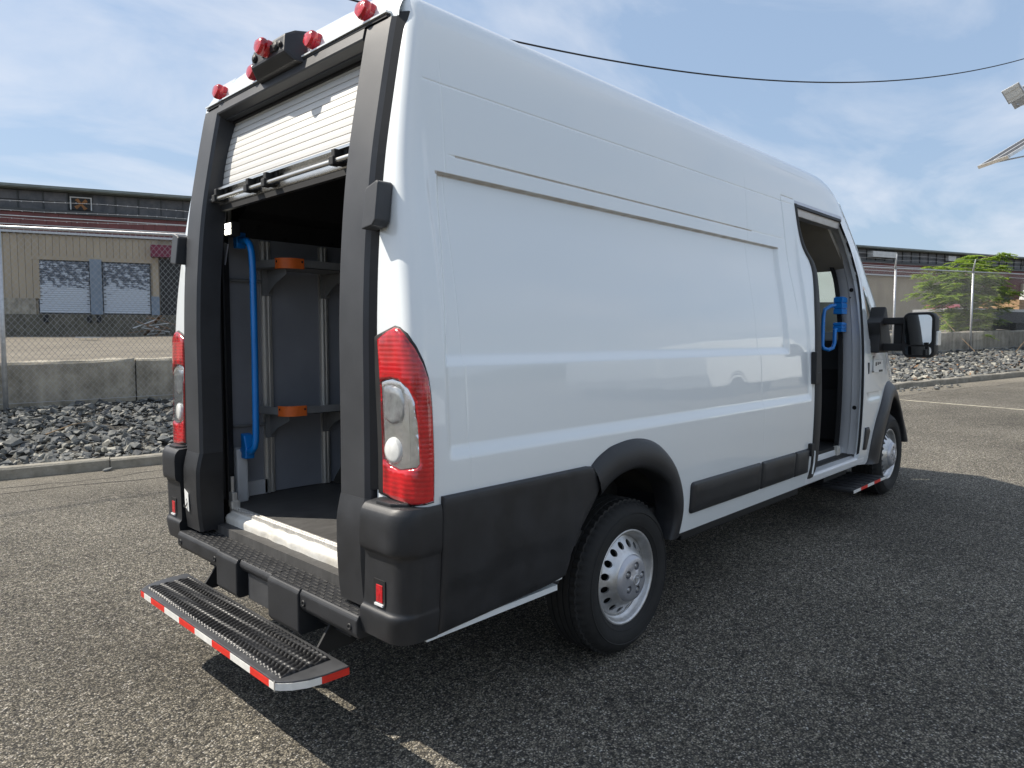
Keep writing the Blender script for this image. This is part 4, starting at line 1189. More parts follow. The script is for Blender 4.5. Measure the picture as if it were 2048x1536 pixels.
for z, x_, dy in ((1.86, .049, .085), (1.80, .049, .10), (.93, .050, .08)):
    m_ = MB(); rr = .016 if dy != .10 else .006
    m_.lathe([(0, .002), (rr, .002), (rr, 0)], lambda a, b, d: Vector((jx(z) + x_ - .0 - d, -(jy(z) - dy) + a, z + b)), 14)
    vp(mk('jamb_hole', m_.V, m_.F, M['ink']))
# sill inside the doorway
vp(MB().loft([[Vector((x, -y, z)) for y, z in ((1.000, .495), (1.005, .535), (.99, .548), (.86, .552), (.855, .60), (.84, .604), (.80, .604), (.80, .495))] for x in (3.40, 4.60)]).build('door_sill', M['jamb'], None, False, .006))
vp(MB().box(4.38, 4.44, -.875, -.84, .55, .63).build('sill_bracket', M['sill'], None, False, .006))
vp(MB().box(3.27, 4.95, -.80, .93, .56, .610).build('cab_floor', M['cab_black']))
vp(MB().box(3.55, 4.40, -.85, -.80, .58, .625).build('cab_floor_edge', M['cab_black']))
# cab interior: dash, driver door trim, headliner, engine box, seat
vp(MB().loft([[Vector((x, y, z)) for x, z in ((4.72, .61), (4.74, 1.05), (4.70, 1.22), (4.76, 1.46), (4.95, 1.53), (5.35, 1.53), (5.35, .61))] for y in (-.78, .90)]).build('dashboard', M['cab_black'], None, False, .03))
vp(MB().box(3.27, 4.75, .90, .945, .60, 1.41).build('driver_door_trim', M['cab_black'], None, False, .02))
vp(MB().loft([[Vector((x, y, z)) for y, z in ((.90, 1.98), (.84, 2.25), (.70, 2.42), (.70, 2.50), (.95, 2.5), (.95, 1.98))] for x in (3.27, 4.35)]).build('headliner_side', M['headliner']))
vp(MB().loft([[Vector((x, y, z)) for y in (-.80, .80)] + [Vector((x, y, z + .04)) for y in (.80, -.80)] for x, z in ((3.27, 2.44), (3.9, 2.41), (4.25, 2.30), (4.60, 2.06), (4.66, 2.02))]).build('headliner', M['headliner']))
vp(MB().loft([[Vector((x, y, z)) for y, z in ((.93, 1.98), (.90, 2.06), (.84, 2.06), (.84, 1.98))] for x in (3.4, 4.70)]).build('window_header', M['cab_black']))
seat = MB().loft([[Vector((x, y, z)) for x, z in ((3.52, .95), (4.0, .98), (4.03, 1.08), (3.58, 1.10), (3.50, 1.75), (3.40, 1.75), (3.42, 1.0))] for y in (.20, .72)])
vp(seat.build('driver_seat', M['cab_black'], None, False, .03))
vp(MB().box(3.55, 3.95, .25, .68, .60, .96).build('seat_base', M['cab_black']))
vp(MB().loft([[Vector((4.02 + .16 * math.cos(2 * PI * k / 20) * r, -.45 + .15 * math.sin(2 * PI * k / 20) * r, z)) for k in range(20)] for r, z in ((1, .61), (1, .80), (.9, .84), (.5, .86))]).build('tool_drum', M['dark'], None, True))
# glazing
def pane(name, poly, sg, off, mat=None):
    return panel(name, poly, side(sg), off, mat or M['glass'], van, (), .08, .002, .003, .001)
for sg in (-1, 1):
    o = pane('quarter_window', [(x, z) for x, z in quarter], sg, -.006); o.matrix_parent_inverse = Matrix.Translation(-VAN_ORG)
o = pane('driver_window', win_l, 1, -.008); o.matrix_parent_inverse = Matrix.Translation(-VAN_ORG)
# blue handle on the front jamb
hb_ = empty('doorway_handle'); vp(hb_)
hx_, hy_ = 4.47, -.80
pp = [(hx_, hy_ - .02, 1.735), (hx_ - .05, hy_ + .02, 1.73), (hx_ - .085, hy_ + .055, 1.70), (hx_ - .095, hy_ + .06, 1.64), (hx_ - .10, hy_ + .06, 1.50), (hx_ - .10, hy_ + .06, 1.42), (hx_ - .095, hy_ + .05, 1.395), (hx_ - .07, hy_ + .02, 1.385), (hx_ - .045, hy_, 1.40), (hx_ - .04, hy_ - .01, 1.44), (hx_ - .04, hy_ - .01, 1.54), (hx_, hy_ - .02, 1.56)]
autosmooth(MB().tube(pp, .015, 10).build('handle_bar', M['blue'], hb_))
for z0, z1 in ((1.665, 1.80), (1.525, 1.60)):
    b_ = MB()
    for i in range(3):
        h_ = (z1 - z0) / 3
        b_.box(hx_ - .03, hx_ + .075, hy_ - .06, hy_ + .01, z0 + h_ * i, z0 + h_ * i + h_ * .86)
    b_.box(hx_ - .022, hx_ + .07, hy_ - .052, hy_ + .005, z0, z1)
    b_.build('handle_clamp', M['blue'], hb_, False, .004)
for ch in hb_.children: ch.matrix_parent_inverse = Matrix.Identity(4)
# side step below the doorway
ss_ = empty('side_step'); vp(ss_)
MB().box(4.05, 4.82, -1.105, -.78, .345, .365).build('step_plate', M['rubber'], ss_, False, .004)
for i in range(7): MB().box(4.07 + i * .105, 4.15 + i * .105, -1.085, -.80, .365, .3695).build('step_rib', M['plastic_low'], ss_)
rnd = random.Random(3); x = 4.05; i = 0
while x < 4.82:
    w_ = min(.155, 4.82 - x)
    MB().box(x, x + w_, -1.1085, -1.1055, .346, .3675).build('tape_red' if i % 2 else 'tape_white', M['tape_red'] if i % 2 else M['tape_white'], ss_); x += w_; i += 1
MB().box(4.2, 4.7, -.84, -.5, .34, .45).build('step_mount', M['rubber'], ss_)
for ch in ss_.children: ch.matrix_parent_inverse = Matrix.Identity(4)
# --- wing mirrors -----------------------------------------------------------------------------------------------
def wing_mirror(sg):
    root = empty('wing_mirror'); vp(root)
    Y = lambda y: sg * y
    pl = [(4.70, 1.36), (4.96, 1.36), (5.02, 1.45), (4.93, 1.62), (4.88, 1.72), (4.84, 1.73), (4.79, 1.64), (4.70, 1.60), (4.73, 1.50)]
    MB().prism(pl, .945, 1.055, lambda u, v, d: Vector((u, Y(d), v))).build('mirror_foot', M['rubber'], root, False, .012)
    for z0, z1 in ((1.585, 1.64), (1.375, 1.435)):
        MB().loft([[Vector((x, Y(y), z)) for x, z in ((4.80, z0), (4.90, z0), (4.90, z1), (4.80, z1))] for y in (1.04, 1.24)]).build('mirror_arm', M['rubber'], root, False, .01)
    MB().box(4.82, 4.88, *sorted((Y(1.125), Y(1.185))), 1.42, 1.60).build('mirror_post', M['rubber'], root, False, .008)
    o_ = rrect(1.20, 1.425, 1.325, 1.675, .05, 5)
    rings = []
    for x, s in ((4.775, .97), (4.785, 1.0), (4.85, 1.0), (4.93, .93), (4.97, .78), (4.98, .55)):
        rings.append([Vector((x + .03 * (u - 1.31) / .11 * 0, Y(1.3125 + (u - 1.3125) * s), 1.5 + (v - 1.5) * s)) for u, v in o_])
    autosmooth(MB().loft(rings).build('mirror_shell', M['rubber'], root), 40)
    ga = rrect(1.222, 1.405, 1.425, 1.655, .035, 4); gb = rrect(1.222, 1.405, 1.345, 1.412, .025, 4)
    for nm, g_ in (('mirror_glass', ga), ('spot_glass', gb)):
        MB().prism(g_, 4.768, 4.774, lambda u, v, d: Vector((d - .012 * (u - 1.3) - (.05 if nm == 'spot_glass' else .02) * (v - 1.5) - .006, Y(u), v))).build(nm, M['mirror'], root)
    MB().box(4.80, 4.90, *sorted((Y(1.424), Y(1.440))), 1.42, 1.53).build('mirror_indicator', M['lamp_glass'], root, False, .006)
    for ch in root.children: ch.matrix_parent_inverse = Matrix.Identity(4)
wing_mirror(-1); wing_mirror(1)
# fender vent slit and worn maker's sticker
vp(MB().box(4.585, 4.605, -1.022, -1.012, 1.195, 1.285).build('fender_slot', M['ink'], None, False, .003))
badge = vp(MB().box(4.705, 4.93, -1.024, -1.0, 1.205, 1.30).build('fender_label', M['sticker']))
for x0, x1, z0, z1 in ((4.66, 4.70, 1.205, 1.215), (4.66, 4.70, 1.325, 1.335), (4.665, 4.675, 1.215, 1.325), (4.74, 4.765, 1.255, 1.285), (4.79, 4.815, 1.262, 1.285), (4.835, 4.865, 1.268, 1.285), (4.83, 4.92, 1.205, 1.222)):
    o = MB().box(x0, x1, -1.0262, -1.0235, z0, z1).build('label_print', M['ink'], badge); o.matrix_parent_inverse = Matrix.Identity(4)
# front: grille, bumper, headlamps
vp(MB().loft([[Vector((x, y, z)) for x, z in ((6.05, .32), (6.32, .32), (6.40, .42), (6.40, .70), (6.34, .76), (6.05, .76))] for y in (-.72, 0, .72)]).build('front_bumper', M['plastic_low'], None, False, .03))
vp(MB().loft([[Vector((x, y, z)) for x, z in ((6.20, .78), (6.345, .78), (6.31, .98), (6.20, .98))] for y in (-.5, 0, .5)]).build('grille', M['rubber'], None, False, .02))
for sg in (-1, 1):
    vp(MB().loft([[Vector((x, sg * y, z)) for x, z in ((6.10, 1.00), (6.295, 1.00), (6.21, 1.19), (6.05, 1.19))] for y in (.50, .70)]).build('headlamp', M['lamp_glass'], None, False, .03))
# number sticker on the left pillar cap
stk = vp(MB().prism([(.744, .640), (.700, .622), (.706, .712), (.750, .730)], .0455, .0475, lambda u, v, d: Vector((d, u, v))).build('number_sticker', M['sticker']))
cu = bpy.data.curves.new('digit', 'FONT'); cu.body = '3'; cu.size = .13; cu.extrude = .0004; cu.align_x = 'CENTER'; cu.align_y = 'CENTER'
to = bpy.data.objects.new('digit_tmp', cu); COL.objects.link(to)
bpy.context.view_layer.update()
me = bpy.data.meshes.new_from_object(to.evaluated_get(bpy.context.evaluated_depsgraph_get()))
bpy.data.objects.remove(to)
me.materials.clear(); me.materials.append(M['ink'])
dg = bpy.data.objects.new('printed_digit', me); COL.objects.link(dg); dg.parent = stk
dg.matrix_basis = Matrix.Translation((.0448, .725, .676)) @ Matrix(((0, 0, -1, 0), (-.46, .05, 0, 0), (-.19, .92, 0, 0), (0, 0, 0, 1)))

# ================================================================== SETTING
def mat_asphalt():
    m = bpy.data.materials.new('worn_asphalt')
    N, L, b = nodes_of(m)
    setin(b, Roughness=0.92, Specular_IOR_Level=0.25)
    g = N.new('ShaderNodeNewGeometry')
    v = N.new('ShaderNodeTexVoronoi'); v.inputs['Scale'].default_value = 135.0; v.inputs['Randomness'].default_value = 1.0
    L.new(g.outputs['Position'], v.inputs['Vector'])
    bw = N.new('ShaderNodeSeparateColor'); L.new(v.outputs['Color'], bw.inputs[0])
    r = N.new('ShaderNodeValToRGB')
    el = r.color_ramp.elements
    el[0].position = 0.0; el[0].color = (0.075, 0.072, 0.068, 1)
    el[1].position = 1.0; el[1].color = (0.62, 0.60, 0.55, 1)
    for p, c in ((.35, (.165, .150, .120)), (.62, (.290, .260, .200)), (.86, (.42, .378, .30)), (.95, (.56, .51, .43))):
        e = el.new(p); e.color = (*c, 1)
    L.new(bw.outputs[0], r.inputs[0])
    # dark binder between the stones
    rd = N.new('ShaderNodeMapRange'); rd.inputs['From Min'].default_value = 0.35; rd.inputs['From Max'].default_value = 0.75
    L.new(v.outputs['Distance'], rd.inputs[0])
    mx = N.new('ShaderNodeMixRGB'); mx.inputs[2].default_value = (0.060, 0.057, 0.052, 1)
    L.new(rd.outputs[0], mx.inputs[0]); L.new(r.outputs[0], mx.inputs[1])
    # finer grit
    v2 = N.new('ShaderNodeTexNoise'); v2.inputs['Scale'].default_value = 260; v2.inputs['Detail'].default_value = 3
    L.new(g.outputs['Position'], v2.inputs['Vector'])
    r2 = N.new('ShaderNodeMapRange'); r2.inputs['From Min'].default_value = .3; r2.inputs['From Max'].default_value = .7; r2.inputs['To Min'].default_value = .55; r2.inputs['To Max'].default_value = 1.45
    L.new(v2.outputs['Fac'], r2.inputs[0])
    mul = N.new('ShaderNodeMixRGB'); mul.blend_type = 'MULTIPLY'; mul.inputs[0].default_value = 1.0
    L.new(mx.outputs[0], mul.inputs[1]); L.new(r2.outputs[0], mul.inputs[2])
    # broad patches, dust and old oil
    n3 = N.new('ShaderNodeTexNoise'); n3.inputs['Scale'].default_value = 0.42; n3.inputs['Detail'].default_value = 7; n3.inputs['Roughness'].default_value = .65
    L.new(g.outputs['Position'], n3.inputs['Vector'])
    r3 = N.new('ShaderNodeMapRange'); r3.inputs['From Min'].default_value = .3; r3.inputs['From Max'].default_value = .7; r3.inputs['To Min'].default_value = .62; r3.inputs['To Max'].default_value = 1.34
    L.new(n3.outputs['Fac'], r3.inputs[0])
    mu2 = N.new('ShaderNodeMixRGB'); mu2.blend_type = 'MULTIPLY'; mu2.inputs[0].default_value = 1.0
    L.new(mul.outputs[0], mu2.inputs[1]); L.new(r3.outputs[0], mu2.inputs[2])
    nm = N.new('ShaderNodeTexNoise'); nm.inputs['Scale'].default_value = 42; nm.inputs['Detail'].default_value = 3
    L.new(g.outputs['Position'], nm.inputs['Vector'])
    rm = N.new('ShaderNodeMapRange'); rm.inputs['From Min'].default_value = .32; rm.inputs['From Max'].default_value = .68; rm.inputs['To Min'].default_value = .55; rm.inputs['To Max'].default_value = 1.42
    L.new(nm.outputs['Fac'], rm.inputs[0])
    mm_ = N.new('ShaderNodeMixRGB'); mm_.blend_type = 'MULTIPLY'; mm_.inputs[0].default_value = 1.0
    L.new(mu2.outputs[0], mm_.inputs[1]); L.new(rm.outputs[0], mm_.inputs[2]); mu2 = mm_
    # dark bits of tar
    v4 = N.new('ShaderNodeTexVoronoi'); v4.inputs['Scale'].default_value = 7.0
    L.new(g.outputs['Position'], v4.inputs['Vector'])
    l4 = N.new('ShaderNodeMapRange'); l4.inputs['From Min'].default_value = .125; l4.inputs['From Max'].default_value = .105
    n4 = N.new('ShaderNodeTexNoise'); n4.inputs['Scale'].default_value = 40
    L.new(g.outputs['Position'], n4.inputs['Vector'])
    a4 = N.new('ShaderNodeMath'); a4.operation = 'MULTIPLY_ADD'; a4.inputs[1].default_value = .12
    L.new(n4.outputs['Fac'], a4.inputs[0]); L.new(v4.outputs['Distance'], a4.inputs[2]); L.new(a4.outputs[0], l4.inputs[0])
    mx4 = N.new('ShaderNodeMixRGB'); mx4.inputs[2].default_value = (.016, .015, .016, 1)
    L.new(l4.outputs[0], mx4.inputs[0]); L.new(mu2.outputs[0], mx4.inputs[1])
    # hairline cracks far apart
    v5 = N.new('ShaderNodeTexVoronoi'); v5.feature = 'DISTANCE_TO_EDGE'; v5.inputs['Scale'].default_value = 0.22
    n5 = N.new('ShaderNodeTexNoise'); n5.inputs['Scale'].default_value = 2.5; n5.inputs['Detail'].default_value = 5
    L.new(g.outputs['Position'], n5.inputs['Vector'])
    a5 = N.new('ShaderNodeMixRGB'); a5.blend_type = 'ADD'; a5.inputs[0].default_value = .5
    L.new(g.outputs['Position'], a5.inputs[1]); L.new(n5.outputs['Color'], a5.inputs[2]); L.new(a5.outputs[0], v5.inputs['Vector'])
    l5 = N.new('ShaderNodeMapRange'); l5.inputs['From Min'].default_value = .0022; l5.inputs['From Max'].default_value = .0008; l5.inputs['To Max'].default_value = .0
    L.new(v5.outputs['Distance'], l5.inputs[0])
    mx5 = N.new('ShaderNodeMixRGB'); mx5.inputs[2].default_value = (.03, .028, .025, 1)
    L.new(l5.outputs[0], mx5.inputs[0]); L.new(mx4.outputs[0], mx5.inputs[1])
    # pale dust that gathers along the kerb
    dv = N.new('ShaderNodeVectorMath'); dv.operation = 'DOT_PRODUCT'; dv.inputs[1].default_value = (.2741, .9617, 0)
    L.new(g.outputs['Position'], dv.inputs[0])
    d1 = N.new('ShaderNodeMapRange'); d1.inputs['From Min'].default_value = 4.3; d1.inputs['From Max'].default_value = 5.9; d1.inputs['To Max'].default_value = .75
    L.new(dv.outputs['Value'], d1.inputs[0])
    d2 = N.new('ShaderNodeMath'); d2.operation = 'MULTIPLY'; L.new(d1.outputs[0], d2.inputs[0]); L.new(n3.outputs['Fac'], d2.inputs[1])
    mx6 = N.new('ShaderNodeMixRGB'); mx6.inputs[2].default_value = (.33, .295, .235, 1)
    L.new(d2.outputs[0], mx6.inputs[0]); L.new(mx5.outputs[0], mx6.inputs[1])
    L.new(mx6.outputs[0], b.inputs['Base Color'])
    h = N.new('ShaderNodeMath'); h.operation = 'MULTIPLY_ADD'; h.inputs[1].default_value = -1.0
    L.new(v.outputs['Distance'], h.inputs[0]); L.new(r2.outputs[0], h.inputs[2])
    bp = N.new('ShaderNodeBump'); bp.inputs['Strength'].default_value = 0.9; bp.inputs['Distance'].default_value = 0.008
    L.new(h.outputs[0], bp.inputs['Height']); L.new(bp.outputs[0], b.inputs['Normal'])
    return m
M['asphalt'] = mat_asphalt()

def mat_concrete(name, base, dark, streak=True, scale=3.0):
    m = bpy.data.materials.new(name)
    N, L, b = nodes_of(m)
    setin(b, Roughness=0.9, Specular_IOR_Level=0.25)
    g = N.new('ShaderNodeTexCoord')
    n = N.new('ShaderNodeTexNoise'); n.inputs['Scale'].default_value = scale; n.inputs['Detail'].default_value = 9; n.inputs['Roughness'].default_value = .68
    L.new(g.outputs['Object'], n.inputs['Vector'])
    mp = N.new('ShaderNodeMapping'); mp.inputs['Scale'].default_value = (5, 5, .35)
    L.new(g.outputs['Object'], mp.inputs[0])
    n2 = N.new('ShaderNodeTexNoise'); n2.inputs['Scale'].default_value = 1.6; n2.inputs['Detail'].default_value = 6
    L.new(mp.outputs[0], n2.inputs['Vector'])
    ad = N.new('ShaderNodeMath'); ad.operation = 'MULTIPLY_ADD'; ad.inputs[1].default_value = .55 if streak else 0
    L.new(n2.outputs['Fac'], ad.inputs[0]); L.new(n.outputs['Fac'], ad.inputs[2])
    r = N.new('ShaderNodeValToRGB')
    r.color_ramp.elements[0].position = .5 if streak else .3; r.color_ramp.elements[0].color = (*dark, 1)
    r.color_ramp.elements[1].position = .95 if streak else .7; r.color_ramp.elements[1].color = (*base, 1)
    L.new(ad.outputs[0], r.inputs[0]); L.new(r.outputs[0], b.inputs['Base Color'])
    n3 = N.new('ShaderNodeTexNoise'); n3.inputs['Scale'].default_value = 60; n3.inputs['Detail'].default_value = 6
    L.new(g.outputs['Object'], n3.inputs['Vector'])
    bp = N.new('ShaderNodeBump'); bp.inputs['Strength'].default_value = .35; bp.inputs['Distance'].default_value = .02
    L.new(n3.outputs['Fac'], bp.inputs['Height']); L.new(bp.outputs[0], b.inputs['Normal'])
    return m
M['concrete'] = mat_concrete('stained_concrete', (.43, .39, .315), (.13, .118, .09))
M['kerb'] = mat_concrete('kerb_concrete', (.33, .31, .265), (.17, .155, .125), False, 6)
M['dirt'] = mat_concrete('yard_dirt', (.215, .19, .15), (.115, .10, .08), False, 1.2)

def mat_stone():
    m = bpy.data.materials.new('broken_stone')
    N, L, b = nodes_of(m)
    setin(b, Roughness=0.85, Specular_IOR_Level=0.3)
    g = N.new('ShaderNodeNewGeometry')
    r = N.new('ShaderNodeValToRGB'); el = r.color_ramp.elements
    el[0].position = 0; el[0].color = (.085, .088, .090, 1)
    el[1].position = 1; el[1].color = (.36, .345, .295, 1)
    for p, c in ((.3, (.105, .110, .110)), (.6, (.16, .16, .148)), (.86, (.235, .227, .20)), (.93, (.31, .295, .25))):
        e = el.new(p); e.color = (*c, 1)
    L.new(g.outputs['Random Per Island'], r.inputs[0])
    n = N.new('ShaderNodeTexNoise'); n.inputs['Scale'].default_value = 25; n.inputs['Detail'].default_value = 5
    L.new(g.outputs['Position'], n.inputs['Vector'])
    mr = N.new('ShaderNodeMapRange'); mr.inputs['From Min'].default_value = .3; mr.inputs['From Max'].default_value = .7; mr.inputs['To Min'].default_value = .7; mr.inputs['To Max'].default_value = 1.3
    L.new(n.outputs['Fac'], mr.inputs[0])
    mu = N.new('ShaderNodeMixRGB'); mu.blend_type = 'MULTIPLY'; mu.inputs[0].default_value = 1
    L.new(r.outputs[0], mu.inputs[1]); L.new(mr.outputs[0], mu.inputs[2]); L.new(mu.outputs[0], b.inputs['Base Color'])
    return m
M['stone'] = mat_stone()
M['soil'] = mat_concrete('dark_soil', (.085, .080, .070), (.04, .038, .033), False, 12)
M['galv'] = pmat('galvanised_steel', (.52, .53, .54), .42, metal=.55, var=.2, scale=20)
M['wire'] = pmat('fence_wire', (.40, .40, .40), .5, metal=.3, var=.2, scale=3)
M['tan'] = pmat('tan_siding', (.40, .335, .245), .75, var=.14, scale=1.2, stretch=(1, 1, .4))
M['maroon'] = pmat('maroon_siding', (.155, .050, .048), .6, var=.25, scale=1.5)
M['maroon2'] = pmat('maroon_awning', (.16, .018, .045), .6, var=.2, scale=2)
M['clere'] = pmat('grimy_clerestory_glass', (.105, .100, .10), .35, var=.55, scale=1.8, dark=(.040, .043, .05))
M['frame_dk'] = pmat('dark_window_frame', (.055, .06, .062), .6, var=.3, scale=4)
M['eave'] = pmat('green_grey_eave', (.20, .23, .22), .6, var=.2, scale=2)
M['pale'] = pmat('pale_painted_steel', (.62, .63, .62), .5, var=.12, scale=3)
M['pier'] = pmat('blue_grey_pier', (.20, .25, .31), .7, var=.15, scale=3)
M['dock'] = mat_concrete('dock_concrete', (.18, .165, .13), (.07, .065, .05))
M['wood'] = pmat('weathered_wood', (.25, .15, .085), .8, var=.35, scale=5, stretch=(6, 6, .5))
M['lumber'] = pmat('fresh_lumber', (.36, .22, .11), .7, var=.2, scale=5)
M['redcar'] = pmat('red_car_paint', (.22, .045, .045), .4, var=.2, coat=.6)
M['white_box'] = pmat('white_truck_box', (.72, .76, .73), .5, var=.06, scale=2)
M['truck_dk'] = pmat('dark_trailer_steel', (.035, .037, .042), .6, var=.3, scale=3)
M['rust'] = pmat('rusty_blade', (.33, .15, .055), .7, var=.3, scale=8)
M['bark'] = pmat('bark', (.16, .125, .09), .9, var=.3, scale=10, bump=.3, bscale=30)
M['cable'] = pmat('cable_sheath', (.02, .02, .022), .6, var=.2)
M['weed'] = pmat('dry_weed', (.33, .22, .12), .8, var=.4, scale=8)

def mat_leaf(name, a, b_):
    m = bpy.data.materials.new(name)
    N, L, b = nodes_of(m)
    setin(b, Roughness=.55)
    g = N.new('ShaderNodeNewGeometry')
    r = N.new('ShaderNodeValToRGB')
    r.color_ramp.elements[0].color = (*a, 1); r.color_ramp.elements[1].color = (*b_, 1)
    L.new(g.outputs['Random Per Island'], r.inputs[0]); L.new(r.outputs[0], b.inputs['Base Color'])
    t = N.new('ShaderNodeBsdfTranslucent'); L.new(r.outputs[0], t.inputs[0])
    mx = N.new('ShaderNodeMixShader'); mx.inputs[0].default_value = .4
    L.new(b.outputs[0], mx.inputs[1]); L.new(t.outputs[0], mx.inputs[2])
    L.new(mx.outputs[0], N['Material Output'].inputs['Surface'])
    return m
M['leaf'] = mat_leaf('leaf', (.14, .25, .03), (.38, .48, .08))

def mat_door():
    m = bpy.data.materials.new('peeling_door')
    N, L, b = nodes_of(m)
    setin(b, Roughness=.6)
    t = N.new('ShaderNodeTexCoord')
    n = N.new('ShaderNodeTexNoise'); n.inputs['Scale'].default_value = 4.2; n.inputs['Detail'].default_value = 7; n.inputs['Roughness'].default_value = .7
    mp = N.new('ShaderNodeMapping'); mp.inputs['Scale'].default_value = (1.0, 1.0, 1.5)
    L.new(t.outputs['Object'], mp.inputs[0]); L.new(mp.outputs[0], n.inputs['Vector'])
    sp = N.new('ShaderNodeSeparateXYZ'); L.new(t.outputs['Object'], sp.inputs[0])
    mr = N.new('ShaderNodeMapRange'); mr.inputs['From Min'].default_value = .7; mr.inputs['From Max'].default_value = 1.6; mr.inputs['To Min'].default_value = -.20; mr.inputs['To Max'].default_value = .06
    L.new(sp.outputs['Z'], mr.inputs[0])
    ad = N.new('ShaderNodeMath'); L.new(n.outputs['Fac'], ad.inputs[0]); L.new(mr.outputs[0], ad.inputs[1])
    r = N.new('ShaderNodeValToRGB'); el = r.color_ramp.elements
    el[0].position = .44; el[0].color = (.55, .60, .66, 1)
    el[1].position = .55; el[1].color = (.10, .12, .15, 1)
    e = el.new(.49); e.color = (.40, .45, .52, 1)
    L.new(ad.outputs[0], r.inputs[0]); L.new(r.outputs[0], b.inputs['Base Color'])
    return m
M['dockdoor'] = mat_door()

# --- lot, kerb, verge ------------------------------------------------------------------------
EV = Vector((1, -.285, 0)).normalized(); NV = Vector((-EV.y, EV.x, 0)); O0 = Vector((.247, 6.209, 0))
def bk(t, D, h=0.0):
    """point at t metres along the kerb, D metres behind it, h above the sloping lot"""
    p = O0 + EV * t + NV * D
    return Vector((p.x, p.y, gz(p.x) + h))
xa, xb_ = -160, 160
V = [(xa, -220, gz(xa)), (xb_, -220, gz(xb_))]
t0 = -160; t1 = 170
A = bk(t1, .1); B = bk(t0, .1)
V += [(A.x, A.y, gz(A.x)), (B.x, B.y, gz(B.x))]
lot = mk('parking_lot', V, [(0, 1, 2, 3)], M['asphalt']); tag(lot, kind='structure')
# dusty strip and old seam along the kerb: worn line paint
wp = pmat('faded_line_paint', (.36, .33, .25), .85, var=.55, scale=9, dark=(.19, .17, .135))
for nm, pts in (('painted_line', [(13.62, 1.15, 12.85, -1.7, .11)]), ):
    for x0, y0, x1, y1, w in pts:
        d = Vector((x1 - x0, y1 - y0, 0)).normalized(); q = Vector((-d.y, d.x, 0)) * w / 2
        P_ = [Vector((x0, y0, 0)) + q, Vector((x1, y1, 0)) + q, Vector((x1, y1, 0)) - q, Vector((x0, y0, 0)) - q]
        o = mk(nm, [(p.x, p.y, gz(p.x) + .004) for p in P_], [(0, 1, 2, 3)], wp); tag(o, kind='structure')

rndc = random.Random(31)
for off_, w_, ta, tb in ((-.80, .014, -6, 40), (-.42, .010, -3, 6), (-1.3, .008, 8, 34)):
    V = []; t = ta; d = 0
    while t < tb:
        d = d * .85 + rndc.gauss(0, .02); ww = w_ * rndc.uniform(.4, 1.3)
        V += [bk(t, off_ + d - ww, .003), bk(t, off_ + d + ww, .003)]; t += .12
    o = mk('asphalt_crack', V, [(2 * i, 2 * i + 1, 2 * i + 3, 2 * i + 2) for i in range(len(V) // 2 - 1)], M['soil']); tag(o, kind='structure')
kerb = empty('kerb', bk(0, 0)); tag(kerb, kind='structure')
rnd = random.Random(8)
t = -22.0
joints = []
while t < 60: joints.append(t); t += 3.05
off = 1.02 - min(joints, key=lambda a: abs(a - 1.02))
joints = [j + off for j in joints]
for j in joints:
    L_ = 3.04; dh = rnd.uniform(-.012, .012)
    rings = []
    for k in range(7):
        tt = j + L_ * k / 6; w_ = rnd.uniform(-.006, .006)
        rings.append([bk(tt, d + w_ * (1 if d < .1 else 0), h) - kerb.location for d, h in ((0, -.1), (.0, .105 + dh), (.02, .125 + dh + w_), (.13, .128 + dh + w_), (.145, .11 + dh), (.145, -.1))])
    MB().loft(rings).build('kerbstone', M['kerb'], kerb)

verge = MB(); nD = 12; tl = list(np.arange(-25, 62, .5))
rndv = random.Random(4)
V = []
def verge_h(D): return .085 + .40 * (max(0, D - .15) / 3.1) ** 1.0
for t in tl:
    for k in range(nD):
        D = .13 + 3.2 * k / (nD - 1); V.append(bk(t, D, verge_h(D) - .02 + rndv.uniform(-.02, .02)))
F = [(i * nD + k, (i + 1) * nD + k, (i + 1) * nD + k + 1, i * nD + k + 1) for i in range(len(tl) - 1) for k in range(nD - 1)]
vg = mk('verge', V, F, M['soil']); tag(vg, kind='structure')

def rock_mesh(seed, flat=.55):
    r = random.Random(seed); bm = bmesh.new()
    for _ in range(11):
        v = Vector((r.gauss(0, 1), r.gauss(0, 1), r.gauss(0, 1))).normalized() * r.uniform(.75, 1.0)
        bm.verts.new((v.x, v.y * r.uniform(.7, 1), v.z * flat))
    res = bmesh.ops.convex_hull(bm, input=bm.verts)
    bmesh.ops.delete(bm, geom=[e for e in res['geom_interior'] if isinstance(e, bmesh.types.BMVert)], context='VERTS')
    bmesh.ops.recalc_face_normals(bm, faces=bm.faces)
    bm.verts.index_update()
    Vv = [v.co.copy() for v in bm.verts]; Ff = [tuple(v.index for v in f.verts) for f in bm.faces]
    bm.free(); return Vv, Ff
rocks = [rock_mesh(i) for i in range(16)]
gm = MB(); rnd = random.Random(21)
def scatter(t0, t1, n, s0, s1):
    for _ in range(n):
        t = rnd.uniform(t0, t1); D = rnd.uniform(.16, 3.15)
        s = s0 + (s1 - s0) * rnd.random() ** 2.2
        p = bk(t, D, verge_h(D) + s * .10 + rnd.uniform(-.01, .03))
        Vv, Ff = rnd.choice(rocks)
        Rm = Matrix.Translation(p) @ Matrix.Rotation(rnd.uniform(0, 2 * PI), 4, 'Z') @ Matrix.Rotation(rnd.gauss(0, .35), 4, 'X') @ Matrix.Rotation(rnd.gauss(0, .35), 4, 'Y') @ Matrix.Scale(s, 4)
        gm.add([Rm @ v for v in Vv], Ff)
scatter(-4, 3.6, 6500, .02, .095)
scatter(3.6, 13, 1500, .05, .13)
scatter(13, 36, 8500, .035, .15)
